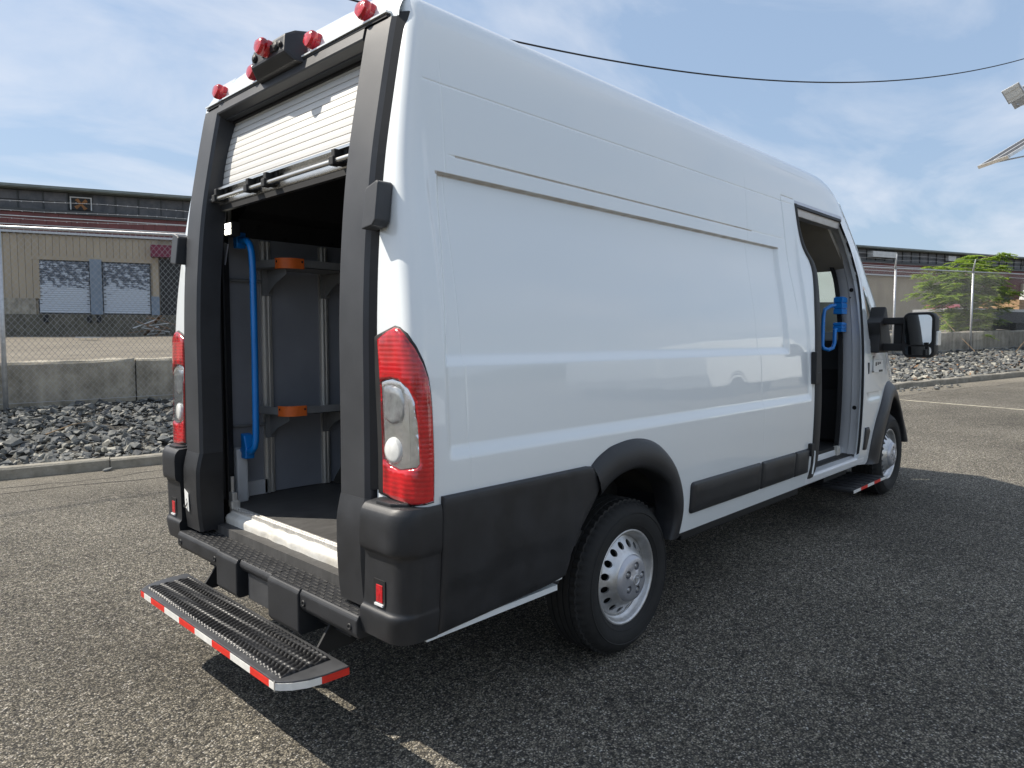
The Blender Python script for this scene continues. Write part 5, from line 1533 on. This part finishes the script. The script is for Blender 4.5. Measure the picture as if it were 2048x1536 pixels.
for _ in range(60):                                    # spill over the kerb at the right
    t = rnd.uniform(14.5, 18); p = bk(t, rnd.uniform(-.55, .1), .02); Vv, Ff = rnd.choice(rocks); s = rnd.uniform(.02, .07)
    Rm = Matrix.Translation(p) @ Matrix.Rotation(rnd.uniform(0, 6), 4, 'Z') @ Matrix.Scale(s, 4); gm.add([Rm @ v for v in Vv], Ff)
gv = gm.build('gravel', M['stone']); tag(gv, 'broken grey stone filling the verge between kerb and wall', 'gravel', kind='stuff')
# some larger rocks that can be picked out one by one
big_m = []
for i in range(6):
    Vv, Ff = rocks[i]; me = bpy.data.meshes.new('rock'); me.from_pydata([tuple(v) for v in Vv], [], Ff); me.materials.append(M['stone']); big_m.append(me)
for i in range(46):
    o = bpy.data.objects.new('rock', big_m[i % 6]); COL.objects.link(o)
    t = rnd.uniform(-.9, 2.5) if i < 22 else rnd.uniform(14, 31); D = rnd.uniform(.35, 2.9); s = rnd.uniform(.09, .15)
    o.matrix_basis = Matrix.Translation(bk(t, D, verge_h(D) + .045)) @ Matrix.Rotation(rnd.uniform(0, 6), 4, 'Z') @ Matrix.Rotation(rnd.gauss(0, .3), 4, 'X') @ Matrix.Scale(s, 4)
    if i < 22: tag(o, 'larger angular rock lying on the gravel left of the van', 'rock', 'larger rocks on the gravel left of the van')
    else: tag(o, 'larger angular rock lying on the gravel right of the van', 'rock', 'larger rocks on the gravel right of the van')
o = bpy.data.objects.new('rock', big_m[2]); COL.objects.link(o)
o.matrix_basis = Matrix.Translation(bk(.98, -.10, .035)) @ Matrix.Rotation(.4, 4, 'Z') @ Matrix.Scale(.075, 4)
tag(o, 'single loose stone on the asphalt against the kerb joint', 'rock')
lm_ = MB()
for i in range(420):
    t = rnd.uniform(13.5, 31); D = rnd.uniform(.1, 2.9) if i % 3 else rnd.uniform(.0, 1.3)
    p = bk(t, D, verge_h(D) + .10 + rnd.uniform(-.03, .03)); a = rnd.uniform(0, 6); s = rnd.uniform(.03, .075)
    u = Vector((math.cos(a), math.sin(a), rnd.gauss(0, .3))) * s; v = Vector((-math.sin(a), math.cos(a), rnd.gauss(0, .3))) * s * .45
    lm_.add([p - u, p + v, p + u, p - v], [(0, 1, 2), (0, 2, 3)])
o = lm_.build('leaf_litter', pmat('dead_leaves', (.20, .115, .06), .8, var=.5, scale=3)); tag(o, 'brown dead leaves blown among the stones on the right', 'leaves', kind='stuff')
# dry sticks among the stones
for i, (t, D, l, a, lab) in enumerate(((.35, 1.2, .75, .5, 'pale dry stick lying on the gravel left of the van'), (24.9, 2.7, 1.6, 1.1, 'dry stick leaning by the fence post on the right'), (26.6, 2.3, 1.0, -.6, 'bent dry twig on the stones right of the fence post'))):
    p = bk(t, D, verge_h(D) + .09); d = Vector((math.cos(a), math.sin(a), .12 if i == 0 else .9)) * l
    s_ = MB().tube([p, p + d * .5 + Vector((.02, .03, .03)), p + d], .006, 6, True, [.008, .006, .003]).build('dry_stick', M['weed']); tag(s_, lab, 'stick')

# --- retaining wall of concrete blocks -----------------------------------------------------------
wall = empty('retaining_wall', bk(0, 3.25)); tag(wall, 'stained concrete block retaining wall behind the gravel verge', 'wall')
bj = [1.435 - 2.44 * i for i in range(10, -1, -1)] + [1.435 + 2.44 * i for i in range(1, 24)]
rnd = random.Random(14)
for i, j in enumerate(bj[:-1]):
    dh = rnd.uniform(-.03, .03); dd = rnd.uniform(-.03, .03); L_ = bj[i + 1] - j - .022
    if abs(j - 1.435) < .1: dd = .05
    h0, h1 = .25, 1.11 + dh
    rings = []
    for k in range(9):
        t = j + L_ * k / 8
        rings.append([bk(t, 3.25 + dd + d, h + (rnd.uniform(-.012, .012) if h > .6 else 0)) - wall.location for d, h in ((0.0, h0), (0.0, .60), (.0, h1 - .035), (.03, h1), (.57, h1), (.6, h1 - .03), (.6, h0))])
    MB().loft(rings).build('block', M['concrete'], wall)

# --- yard behind the wall -----------------------------------------------------------------------------
BV = Vector((.9205, -.3907, 0)); BN = Vector((.3907, .9205, 0)); P0 = Vector((8.04, 35.436, 0))
def fc(t, d, z):
    """point on the warehouse facade: t along, d towards the yard, absolute z"""
    p = P0 + BV * t - BN * d; return Vector((p.x, p.y, z))
def base_z(t): return 1.60 + .010 * max(0, t)
V = []; n1, n2 = 60, 10
for i in range(n1):
    a = -40 + 150 * i / (n1 - 1)
    p0 = bk(a * .62 - 2, 3.55, 1.03); p1 = fc(a - 8, 0, base_z(a - 8))
    for k in range(n2):
        f_ = k / (n2 - 1); q = p0.lerp(p1, f_); V.append((q.x, q.y, q.z + (.03 * math.sin(a * 1.3 + k) if 0 < k < n2 - 1 else 0)))
F = [(i * n2 + k, (i + 1) * n2 + k, (i + 1) * n2 + k + 1, i * n2 + k + 1) for i in range(n1 - 1) for k in range(n2 - 1)]
yard = mk('yard', V, F, M['dirt'], None, True); tag(yard, kind='structure')
gm2 = MB()
for i in range(420):                                        # rubble along the wall top
    t = rnd.uniform(-1.5, 3) if i < 120 else rnd.uniform(18, 34); p = bk(t, rnd.uniform(3.5, 4.6), 1.06); Vv, Ff = rnd.choice(rocks); s = rnd.uniform(.015, .07)
    Rm = Matrix.Translation(p) @ Matrix.Rotation(rnd.uniform(0, 6), 4, 'Z') @ Matrix.Scale(s, 4); gm2.add([Rm @ v for v in Vv], Ff)
o = gm2.build('rubble', M['stone']); tag(o, 'small rubble strewn along the top of the retaining wall', 'rubble', kind='stuff')

# --- chain-link fence ---------------------------------------------------------------------------------------
FD = 3.10
fence = empty('chain_link_fence', bk(0, FD)); tag(fence, 'tall galvanised chain link fence with barbed wire arms in front of the wall', 'fence')
FL = fence.location.copy()
def fpt(t, h, d=0.0): return bk(t, FD + d, h) - FL
post_t = [-.22 + 4.27 * i for i in range(-2, 10)]
for i, t in enumerate(post_t):
    lean = .0 if t < 10 else .0
    MB().tube([fpt(t, .30), fpt(t + lean, 3.07)], .032, 10).build('fence_post', M['galv'], fence, True)
    MB().tube([fpt(t, 3.05), fpt(t - .05, 3.10, -.02), fpt(t - .28, 3.42, -.20)], .020, 8, True, [.034, .026, .014]).build('barb_arm', M['galv'], fence, True)
tA, tB = post_t[0], post_t[-1]
MB().tube([fpt(tA, 3.05), fpt((tA + tB) / 2, 3.05), fpt(tB, 3.05)], .021, 8).build('top_rail', M['galv'], fence, True)
for hh, dd in ((3.17, -.07), (3.28, -.13), (3.40, -.19)):
    P_ = []
    for t in np.arange(tA, tB, .7): P_.append(fpt(t, hh + .015 * math.sin(t * 2.1 + hh * 9), dd))
    w_ = MB().tube(P_, .0028, 4, False)
    for t in np.arange(-2, 3.4, .13): w_.box(-.008, .008, -.0015, .0015, -.008, .008, Matrix.Translation(fpt(t, hh + .015 * math.sin(t * 2.1 + hh * 9), dd)))
    w_.build('barbed_wire', M['wire'], fence)
mesh = MB()
dia = .078; hh0, hh1 = .55, 3.05; H = hh1 - hh0; slope = .80
rw = .0019
def wire(ta, ha, tb, hb):
    a = fpt(ta, ha); b = fpt(tb, hb); d = (b - a).normalized(); u = NV.copy(); v = d.cross(u)
    ring = [u * rw, (u * -.5 + v * .866) * rw, (u * -.5 - v * .866) * rw]
    n = 1
    Vv = [a + r for r in ring] + [b + r for r in ring]
    mesh.add(Vv, [(0, 1, 4, 3), (1, 2, 5, 4), (2, 0, 3, 5)])
t = tA
while t < tB:
    wire(t, hh0, t + H * slope, hh1); wire(t + H * slope, hh0, t, hh1); t += dia
o = mesh.build('chain_mesh', M['wire'], fence); o['kind'] = 'stuff'
MB().tube([fpt(tA, .56), fpt(tB, .56)], .004, 5).build('tension_wire', M['wire'], fence)

# --- warehouse ------------------------------------------------------------------------------------------------
wh_ = empty('warehouse', fc(0, 0, 1.6)); tag(wh_, 'long tan and maroon warehouse with clerestory windows beyond the fence', 'warehouse')
WL = wh_.location.copy()
def wbox(name, t0, t1, z0, z1, d0, d1, mat, parent=None, bev=0.0):
    m_ = MB(); V = []
    for t in (t0, t1):
        for d in (d0, d1):
            for z in (z0, z1): V.append(fc(t, d, z) - WL)
    m_.add(V, [(0, 1, 3, 2), (4, 6, 7, 5), (0, 4, 5, 1), (2, 3, 7, 6), (0, 2, 6, 4), (1, 5, 7, 3)])
    o = m_.build(name, mat, parent or wh_, False, bev); return o
TA, TB = -30, 120
wbox('wall', TA, TB, 1.0, 6.35, -18, -.06, M['tan'])
wbox('dock_base', TA, TB, .8, 2.62, -.05, .10, M['dock'])
wbox('lower_band', TA, -1.05, 2.62, 3.35, -.05, .06, M['concrete'])
# siding boards near enough to count
bt = -3.6
b0_ = None
while bt < 5.6:
    dr = (-.98 < bt + .13 < 3.75)
    z0 = 5.34 if dr else 3.35
    if not (4.1 < bt + .13 < 5.0): wbox('siding_board', bt, bt + .262, z0, 6.30, -.06, .03 + .006 * rnd.random(), M['tan'])
    bt += .275
wbox('door_lintel', -1.15, 3.85, 5.16, 5.34, -.05, .05, M['tan'])
# maroon band with its rails
mt = TA
for t0_, t1_ in ((TA, -4), (6, 48)): wbox('maroon_panel', t0_, t1_, 6.42, 7.30, -.05, .05, M['maroon'])
t = -4.0
while t < 6: wbox('maroon_panel', t, t + .49, 6.42, 7.30, -.05, .05 + .01 * rnd.random(), M['maroon']); t += .5
wbox('maroon_panel', 48, 100, 6.42, 7.30, -.05, .05, M['maroon'])
for z in (6.70, 7.08): wbox('maroon_rail', TA, TB, z, z + .04, .04, .09, M['pale'])
wbox('eave_pipe', TA, TB, 6.34, 6.44, .02, .16, M['galv'])
wbox('ledge', TA, TB, 7.30, 7.46, -.9, .14, M['frame_dk'])
# clerestory: panes set back in dark frames
wbox('clerestory_wall', TA, TB, 7.40, 8.40, -10, -.50, M['frame_dk'])
def panes(t0, t1, pitch):
    t = t0; k = 0
    while t < t1:
        for z0, z1 in ((7.50, 7.90), (7.94, 8.36)):
            if not (.30 < t + pitch / 2 < 1.40 and t0 < 10): wbox('pane', t + .03, t + pitch - .03, z0, z1, -.50, -.46 + .02 * rnd.random(), M['clere'])
        wbox('mullion', t - .03, t + .03, 7.44, 8.40, -.5, -.40, M['frame_dk'])
        t += pitch; k += 1
panes(-4.65, 7.2, .99)
panes(49.0, 78.0, .99)
wbox('roof', TA, TB, 8.40, 8.50, -18, .05, M['eave'])
wbox('roof_edge', TA, TB, 8.44, 8.55, .05, .12, M['eave'])
# fan window
fw = wbox('fan_opening', .46, 1.24, 7.62, 8.18, -.46, -.43, M['ink'])
for t0_, t1_, z0, z1 in ((.40, 1.30, 8.16, 8.21), (.40, .45, 7.60, 8.16), (1.25, 1.30, 7.60, 8.16)): wbox('fan_frame', t0_, t1_, z0, z1, -.46, -.37, M['pale'])
for a in (.6, .6 + PI / 2, .6 + PI, .6 + 1.5 * PI):
    c = Vector((.85, 7.88)); d = Vector((math.cos(a), math.sin(a))); q = Vector((-d.y, d.x))
    pl = [c + q * .035, c + d * .30 + q * .11, c + d * .30 - q * .06, c - q * .035]
    MB().prism([(p.x, p.y) for p in pl], -.42, -.41, lambda u, v, dd: fc(u, dd, v) - WL).build('fan_blade', M['rust'], wh_)
# dock doors
for t0_, t1_ in ((-.90, 1.12), (1.70, 3.68)):
    wbox('door_reveal', t0_ - .06, t1_ + .06, 2.64, 5.18, -.06, -.02, M['frame_dk'])
    d_ = MB(); z = 2.70; w_ = t1_ - t0_
    while z < 5.08:
        V = []
        for tt in (0, w_):
            for dd, zz in ((.0, z), (.025, z + .012), (.025, z + .085), (0.0, z + .097)): V.append(BV * tt - BN * dd + Vector((0, 0, zz - 2.70)))
        d_.add(V, [(0, 4, 5, 1), (1, 5, 6, 2), (2, 6, 7, 3)]); z += .1
    o = d_.build('roller_door', M['dockdoor'], wh_); o.location = fc(t0_, .0, 2.70) - WL
    for k in range(22):
        for tt in (t0_ + .01, t1_ - .11): wbox('door_track_slot', tt, tt + .10, 3.1 + k * .09, 3.13 + k * .09, .026, .032, M['ink']) if k % 2 == 0 else None
wbox('pier', 1.17, 1.66, 2.64, 5.24, .02, .16, M['pier'])
wbox('pier', 3.74, 4.10, 2.64, 3.55, .02, .12, M['pier'])
wbox('awning', 3.80, 5.6, 5.45, 6.02, .03, .55, M['maroon2'])
wbox('doorway', 4.14, 5.5, 2.64, 5.42, .0, .035, M['ink'])
for t_ in (-.75, 1.4, 1.0): wbox('dock_bumper', t_, t_ + .18, 2.25, 2.58, .10, .22, M['rubber'])
# far end details seen at the right of the van
wbox('end_bay', 66.2, 110, 1.2, 6.42, -.05, .30, M['maroon'])
wbox('end_pier', 70.6, 71.6, 1.2, 6.2, .30, .5, M['tan'])
wbox('bay_door', 67.2, 69.6, 2.0, 5.0, .30, .36, M['frame_dk'])
for t_ in (62.0, 72.2): wbox('vent_box', t_, t_ + .9, 7.85, 8.25, -.45, -.2, M['pale'])
wbox('vent_box', 53.0, 55.6, 7.75, 8.18, -.45, .1, M['pale'])

# --- things in the yard --------------------------------------------------------------------------------------------
def yz(x, y):
    """yard height by interpolating between wall and facade"""
    p = Vector((x, y, 0)); a = (p - O0).dot(NV) - 3.55; b = -(p - P0).dot(BN)
    z0 = gz(x) + 1.03; f_ = a / max(.01, a + b); tt = (p - P0).dot(BV)
    return z0 + (base_z(tt) - z0) * max(0, min(1, f_))
def small_wheel(r, w, name, parent, loc, mat=None):
    m_ = MB(); m_.lathe([(0, 0), (r * .55, 0), (r * .6, .02), (r * .95, .01), (r, .04), (r, w - .04), (r * .9, w), (0, w)], lambda a, b, d: Vector((a, d - w / 2, b)), 20)
    o = m_.build(name, M['tyre'], parent); o.location = loc; return o
# white box truck seen through the cab
bx = Vector((32.3, 9.75, 0)); bz = yz(bx.x, bx.y)
bt_ = empty('box_truck', (bx.x, bx.y, bz)); bt_.rotation_euler = (0, 0, rad(19)); tag(bt_, 'white box truck parked in the yard, glimpsed through the van cab window', 'truck')
MB().box(-3.2, 3.2, -1.25, 1.25, .9, 2.85).build('cargo_box', M['white_box'], bt_, False, .03)
for i in range(-3, 4): MB().box(i * .95 - .02, i * .95 + .02, -1.275, -1.25, .95, 2.8).build('box_rib', M['pale'], bt_)
MB().box(3.3, 5.2, -1.1, 1.1, .7, 2.5).build('cab', M['pale'], bt_, False, .15)
MB().box(-3.1, 5.0, -.9, .9, .6, .9).build('chassis', M['truck_dk'], bt_)
for x_ in (4.3, -2.0):
    for y_ in (-1.0, 1.0): small_wheel(.48, .28, 'wheel', bt_, (x_, y_, .48))
# flatbed trailer with lumber, right of the tree
tz = Vector((37.1, 4.0, 0)); tzz = 2.80 - 1.16
fb = empty('flatbed_trailer', (tz.x, tz.y, tzz)); fb.rotation_euler = (0, 0, math.atan2(EV.y, EV.x) - .06); tag(fb, 'dark flatbed trailer parked behind the fence at the right', 'trailer')
MB().box(-3.2, 8.5, -1.2, 1.2, 1.04, 1.16).build('deck', M['galv'], fb)
MB().box(-3.2, 8.5, -1.22, -1.1, .55, 1.04).box(-3.2, 8.5, 1.1, 1.22, .55, 1.04).box(-3.1, 8.3, -.6, .6, .3, 1.0).build('side_rail', M['truck_dk'], fb)
for x_ in (-2.4, 1.2, 2.3):
    for y_ in (-.95, .95): small_wheel(.45, .3, 'wheel', fb, (x_, y_, .45))
lm = empty('lumber_stack', (tz.x, tz.y, tzz + 1.16)); lm.rotation_euler = fb.rotation_euler; tag(lm, 'orange-brown stack of lumber on the flatbed trailer', 'lumber')
for k in range(3):
    for r in range(4): MB().box(1.3, 3.7, -.9 + r * .45, -.47 + r * .45, k * .16, k * .16 + .15).build('board', M['lumber'], lm)
sk = MB().loft([[Vector((4.3 + a * s, b * s, 1.16 + z)) for a, b in ((-.45, -.45), (.45, -.45), (.45, .45), (-.45, .45))] for s, z in ((1, 0), (1.02, .5), (.9, .95), (.5, 1.15))])
so = sk.build('bulk_bag', M['pale']); so.location = (tz.x, tz.y, tzz); so.rotation_euler = fb.rotation_euler; tag(so, 'pale bulk bag standing on the trailer beside the lumber', 'bag')
# red car beyond
cz = Vector((46.5, 7.7, 0)); czz = yz(cz.x, cz.y)
rc = empty('parked_car', (cz.x, cz.y, czz)); rc.rotation_euler = (0, 0, .3); tag(rc, 'red parked car far behind the fence, left of the tree', 'car')
MB().loft([[Vector((x, y * s, z)) for x, z in ((-2.1, .35), (2.1, .35), (2.15, .7), (1.2, .85), (.6, 1.35), (-.9, 1.38), (-1.6, .95), (-2.15, .85))] for y, s in ((-.85, 1), (-.6, 1.03), (.6, 1.03), (.85, 1))]).build('body', M['redcar'], rc, False, .06)
MB().box(-1.1, .75, -.88, .88, .92, 1.26).build('side_window', M['truck_dk'], rc)
for x_ in (-1.35, 1.35):
    for y_ in (-.78, .78): small_wheel(.32, .2, 'wheel', rc, (x_, y_, .32))
# debris by the dock door
for i, (t_, d_, w_, lab) in enumerate(((3.9, 1.2, 1.3, 'pile of scrap boards by the dark warehouse doorway'), (2.1, 8.0, .9, 'pale flat board lying in the yard'))):
    p = fc(t_, d_, 0); z = yz(p.x, p.y); m_ = empty('scrap_boards', (p.x, p.y, z)); tag(m_, lab, 'debris')
    for k in range(14 if i == 0 else 2):
        Rm = Matrix.Translation((rnd.gauss(0, .35) * (1 - i), rnd.gauss(0, .3) * (1 - i), .05 + k * .06 * (1 - i))) @ Matrix.Rotation(rnd.uniform(0, 6), 4, 'Z') @ Matrix.Rotation(rnd.gauss(0, .35) * (1 - i), 4, 'Y')
        MB().box(-w_ / 2, w_ / 2, -.06 - .2 * i, .06 + .2 * i, -.015, .015, Rm).build('board', M['pale'] if rnd.random() < .6 else M['wood'], m_)

# --- sapling behind the fence ------------------------------------------------------------------------------------------
tp = bk(27.5, 4.3, 1.0)
tree = empty('young_tree', tp); tag(tree, 'leafy green young tree growing behind the fence at the right', 'tree')
rnd = random.Random(77)
MB().tube([(0, 0, -.3), (.05, 0, .6), (.0, .1, 1.2), (.1, .1, 1.9), (.15, .1, 2.5)], .06, 8, True, [.07, .06, .05, .035, .015]).build('trunk', M['bark'], tree, True)
lim = MB(); tips = []
TE = Vector((EV.x, EV.y, 0))
for i in range(30):
    h = rnd.uniform(.2, 2.45); a = rnd.uniform(0, 2 * PI); l = (1.45 if .6 < h < 2.2 else .95) * rnd.uniform(.65, 1.15)
    p0 = Vector((.06, .06, h)); d = Vector((math.cos(a), math.sin(a), rnd.uniform(.15, .55)))
    p1 = p0 + d * l * .5; p2 = p0 + d * l + Vector((0, 0, -.12))
    lim.tube([p0, p1, p2], .015, 5, True, [.02, .013, .006])
    for f_ in (.45, .6, .75, .88, 1.0, 1.0): tips.append((p0.lerp(p2, f_), d))
for i in range(10): tips.append((Vector((.15 + rnd.gauss(0, .25), .1 + rnd.gauss(0, .25), 2.55 + rnd.uniform(-.2, .3))), Vector((rnd.gauss(0, 1), rnd.gauss(0, 1), .5))))
for i in range(26): tips.append((Vector((rnd.gauss(-.35, .45), rnd.gauss(0, .4), rnd.uniform(-.1, .7))), Vector((rnd.gauss(0, 1), rnd.gauss(0, 1), .4))))
for i in range(330):                                     # fill the crown's volume, leaving ragged gaps
    u = Vector((rnd.gauss(0, 1), rnd.gauss(0, 1), rnd.gauss(0, 1))).normalized() * rnd.random() ** .45
    p = Vector((.08 + u.x * 1.15, .08 + u.y * 1.15, 1.55 + u.z * 1.12))
    if math.sin(p.x * 4.1 + 1) * math.sin(p.y * 3.7) * math.sin(p.z * 4.6 + .5) > .22: continue
    tips.append((p, Vector((u.x, u.y, .3))))
lim.build('limb', M['bark'], tree, True)
lf = MB()
for p, d in tips:
    for _ in range(4):
        a = math.atan2(d.y, d.x) + rnd.gauss(0, .9); L_ = rnd.uniform(.28, .52)
        fd = Vector((math.cos(a), math.sin(a), rnd.uniform(-.25, .35))).normalized(); sd = fd.cross(Vector((0, 0, 1))).normalized(); n_ = 7
        for k in range(1, n_ + 1):
            f_ = k / n_; q = p + fd * L_ * f_ + Vector((0, 0, -.22 * f_ * f_ * L_))
            for sg in (-1, 1):
                ld = (sd * sg + fd * .45 + Vector((0, 0, -.25 + rnd.gauss(0, .15)))).normalized() * rnd.uniform(.11, .18) * (1.1 - .4 * f_)
                wd = fd * .034; up = Vector((0, 0, .006))
                lf.add([q, q + ld * .45 + wd + up, q + ld, q + ld * .45 - wd + up], [(0, 1, 2), (0, 2, 3)])
lo = lf.build('crown', M['leaf'], tree)

# --- poles and overhead cable ------------------------------------------------------------------------------------------
wpole = empty('utility_pole', bk(28.75, 2.55, .4)); tag(wpole, 'brown wooden pole at the right edge in front of the wall', 'pole')
MB().tube([(0, 0, -.3), (.02, 0, 2.0), (.05, 0, 4.6)], .14, 12, True, [.16, .15, .135]).build('pole_shaft', M['wood'], wpole, True)
mast = empty('light_mast', (21.3, -.62, gz(21.3))); tag(mast, 'mast at the right edge carrying floodlights and a solar panel', 'light mast')
ML = mast.location.copy()
MB().tube([(0, 0, 0), (0, 0, 4.0), (0, 0, 8.2)], .09, 12, True, [.11, .09, .07]).build('mast_shaft', M['galv'], mast, True)
FLP = Vector((19.72, .42, 7.35)) - ML
arm_d = Vector((1.58, -1.04, 0)).normalized()
MB().tube([FLP + Vector((.05, -.03, -.20)), FLP + arm_d * .9 + Vector((0, 0, -.10)), (0, 0, 7.4)], .022, 8).build('lamp_arm', M['galv'], mast, True)
def flood(P):
    z = Vector((-.75, -.05, -.45)).normalized(); x = z.cross(Vector((0, 0, 1))).normalized(); y = x.cross(z)
    Rm = Matrix((( x.x, y.x, z.x, P.x), (x.y, y.y, z.y, P.y), (x.z, y.z, z.z, P.z), (0, 0, 0, 1))) @ Matrix.Rotation(rad(-24), 4, 'Z')
    MB().box(-.19, .19, -.10, .27, -.03, .03, Rm).build('flood_housing', M['galv'], mast, False, .01)
    MB().box(-.165, .165, -.08, .25, .030, .036, Rm).build('flood_glass', M['lumber'] if False else M['lamp_glass'], mast)
    MB().box(-.14, .14, -.28, -.10, -.05, .03, Rm).build('driver_box', M['galv'], mast, False, .01)
    for k in (-1, 1): MB().box(-.16, .16, .08 + k * .085 - .004, .08 + k * .085 + .004, .034, .042, Rm).build('flood_bar', M['alu'], mast)
flood(FLP); flood(FLP + arm_d * .62 + Vector((0, 0, .18)))
# solar panel on its bracket
SP0 = Vector((19.26, .74, 5.76)) - ML; sd_ = Vector((.50, -.48, .42)).normalized(); sw = Vector((.70, .70, 0)).normalized(); sn = sd_.cross(sw).normalized()
def sbox(a0, a1, b0, b1, c0, c1): 
    Rm = Matrix(((sd_.x, sw.x, sn.x, SP0.x), (sd_.y, sw.y, sn.y, SP0.y), (sd_.z, sw.z, sn.z, SP0.z), (0, 0, 0, 1)))
    return MB().box(a0, a1, b0, b1, c0, c1, Rm)
sbox(0, 1.6, -.5, .5, 0, .012).build('solar_sheet', M['truck_dk'], mast)
for b0, b1 in ((-.52, -.47), (.47, .52), (-.03, .03)): sbox(0, 1.6, b0, b1, -.04, .03).build('panel_frame', M['alu'], mast)
sbox(-.02, .02, -.52, .52, -.05, .03).build('panel_frame', M['alu'], mast)
sbox(.15, 1.5, -.30, -.22, -.06, -.01).build('panel_rib', M['wood'], mast)
sbox(.05, 1.5, .12, .2, -.06, -.01).build('panel_rib', M['wood'], mast)
MB().tube([SP0 + Vector((.1, -.06, .0)), SP0 + Vector((.9, -.6, .22)), (0, 0, 6.1)], .02, 6).build('panel_strut', M['galv'], mast)
cb = []
for t in np.linspace(-8, 36, 90):
    p = O0 + EV * t + NV * 3.0; cb.append(Vector((p.x, p.y, .008 * t * t - .108 * t + 7.601)))
co = autosmooth(MB().tube(cb, .017, 6).build('overhead_cable', M['cable'])); tag(co, 'black overhead cable sagging across the sky behind the van', 'cable')

# --- what lies to the right of the lot: seen only as reflections in the van's side and mirror -------------------
M['hillgreen'] = pmat('wooded_hill', (.055, .065, .045), .95, var=.5, scale=.05, detail=9)
V = []; na = 90
rnd = random.Random(6)
hts = [0.0] * na
for k in range(5):
    ph = rnd.uniform(0, 6); fr = rnd.uniform(2, 12)
    for i in range(na): hts[i] += (5.0 / (k + 1)) * (1 + math.sin(ph + fr * i / na * 2 * PI)) * .5
for i in range(na):
    a = rad(-4 - 150 * i / (na - 1)); R_ = 185
    for r_, f_ in ((R_, 0), (R_ + 12, .7), (R_ + 40, 1.0), (R_ + 120, .9)):
        x, y = r_ * math.cos(a), r_ * math.sin(a) - 3
        V.append((x, y, gz(min(max(x, -160), 160)) - 1 + f_ * (5 + hts[i] * 1.1)))
F = [(i * 4 + k, (i + 1) * 4 + k, (i + 1) * 4 + k + 1, i * 4 + k + 1) for i in range(na - 1) for k in range(3)]
hl = mk('hill', V, F, M['hillgreen'], None, True); tag(hl, kind='structure')
V = [(-400, -400, gz(-160) - 1.2), (400, -400, gz(160) - 5), (400, 30, gz(160) - 5), (-400, 60, gz(-160) - 1.2)]
fg = mk('far_ground', V, [(0, 1, 2, 3)], M['dirt']); tag(fg, kind='structure')
def parked_van(x, y, rz, label, group=None):
    r = empty('parked_van', (x, y, gz(x))); r.rotation_euler = (0, -.0242, rz)
    tag(r, label, 'van', group)
    prof_ = [(-2.9, .45), (2.2, .45), (2.9, .5), (3.0, .9), (2.75, 1.15), (2.2, 1.5), (1.55, 2.35), (1.2, 2.55), (-2.8, 2.55), (-2.95, 2.3), (-3.0, .9)]
    MB().loft([[Vector((a, b * (1 if c < 1.4 else 1 - .12 * (c - 1.4) / 1.2), c)) for a, c in prof_] for b in (-1.0, 1.0)]).build('body', M['paint'], r, False, .07, 2)
    for sg in (-1, 1):
        MB().prism([(.75, 1.45), (1.95, 1.45), (1.55, 2.1), (.8, 2.1)], sg * .93, sg * .995, lambda u, v, d: Vector((u, d * (1 - .03 * (v - 1.4)), v))).build('side_window', M['truck_dk'], r)
        for xx in (-1.75, 1.95):
            w = small_wheel(.36, .24, 'wheel', r, (xx, sg * .89, .36))
            MB().loft([[Vector((xx + .5 * math.cos(rad(t_)) * q, sg * d, .40 + .5 * math.sin(rad(t_)) * q)) for q in (1.0, .80) for d in (1.015, .9)] for t_ in np.linspace(0, 180, 14)], True).build('arch', M['plastic_low'], r)
    MB().prism([(-.82, 1.55), (.82, 1.55), (.70, 2.25), (-.70, 2.25)], 0, .03, lambda u, v, d: Vector((2.20 - (v - 1.5) * .765 + d, u, v))).build('windscreen', M['truck_dk'], r)
    return r
parked_van(4.3, -10.2, rad(4), 'white van parked alongside on the right, mirrored near the tail lamp')
for i, (x, y) in enumerate(((20.5, -9.5), (22.5, -12.4), (24.5, -15.3), (26.5, -18.2))):
    parked_van(x, y, rad(12), 'white van in the distant parked row mirrored in the side panel', 'row of white vans mirrored in the side panel')
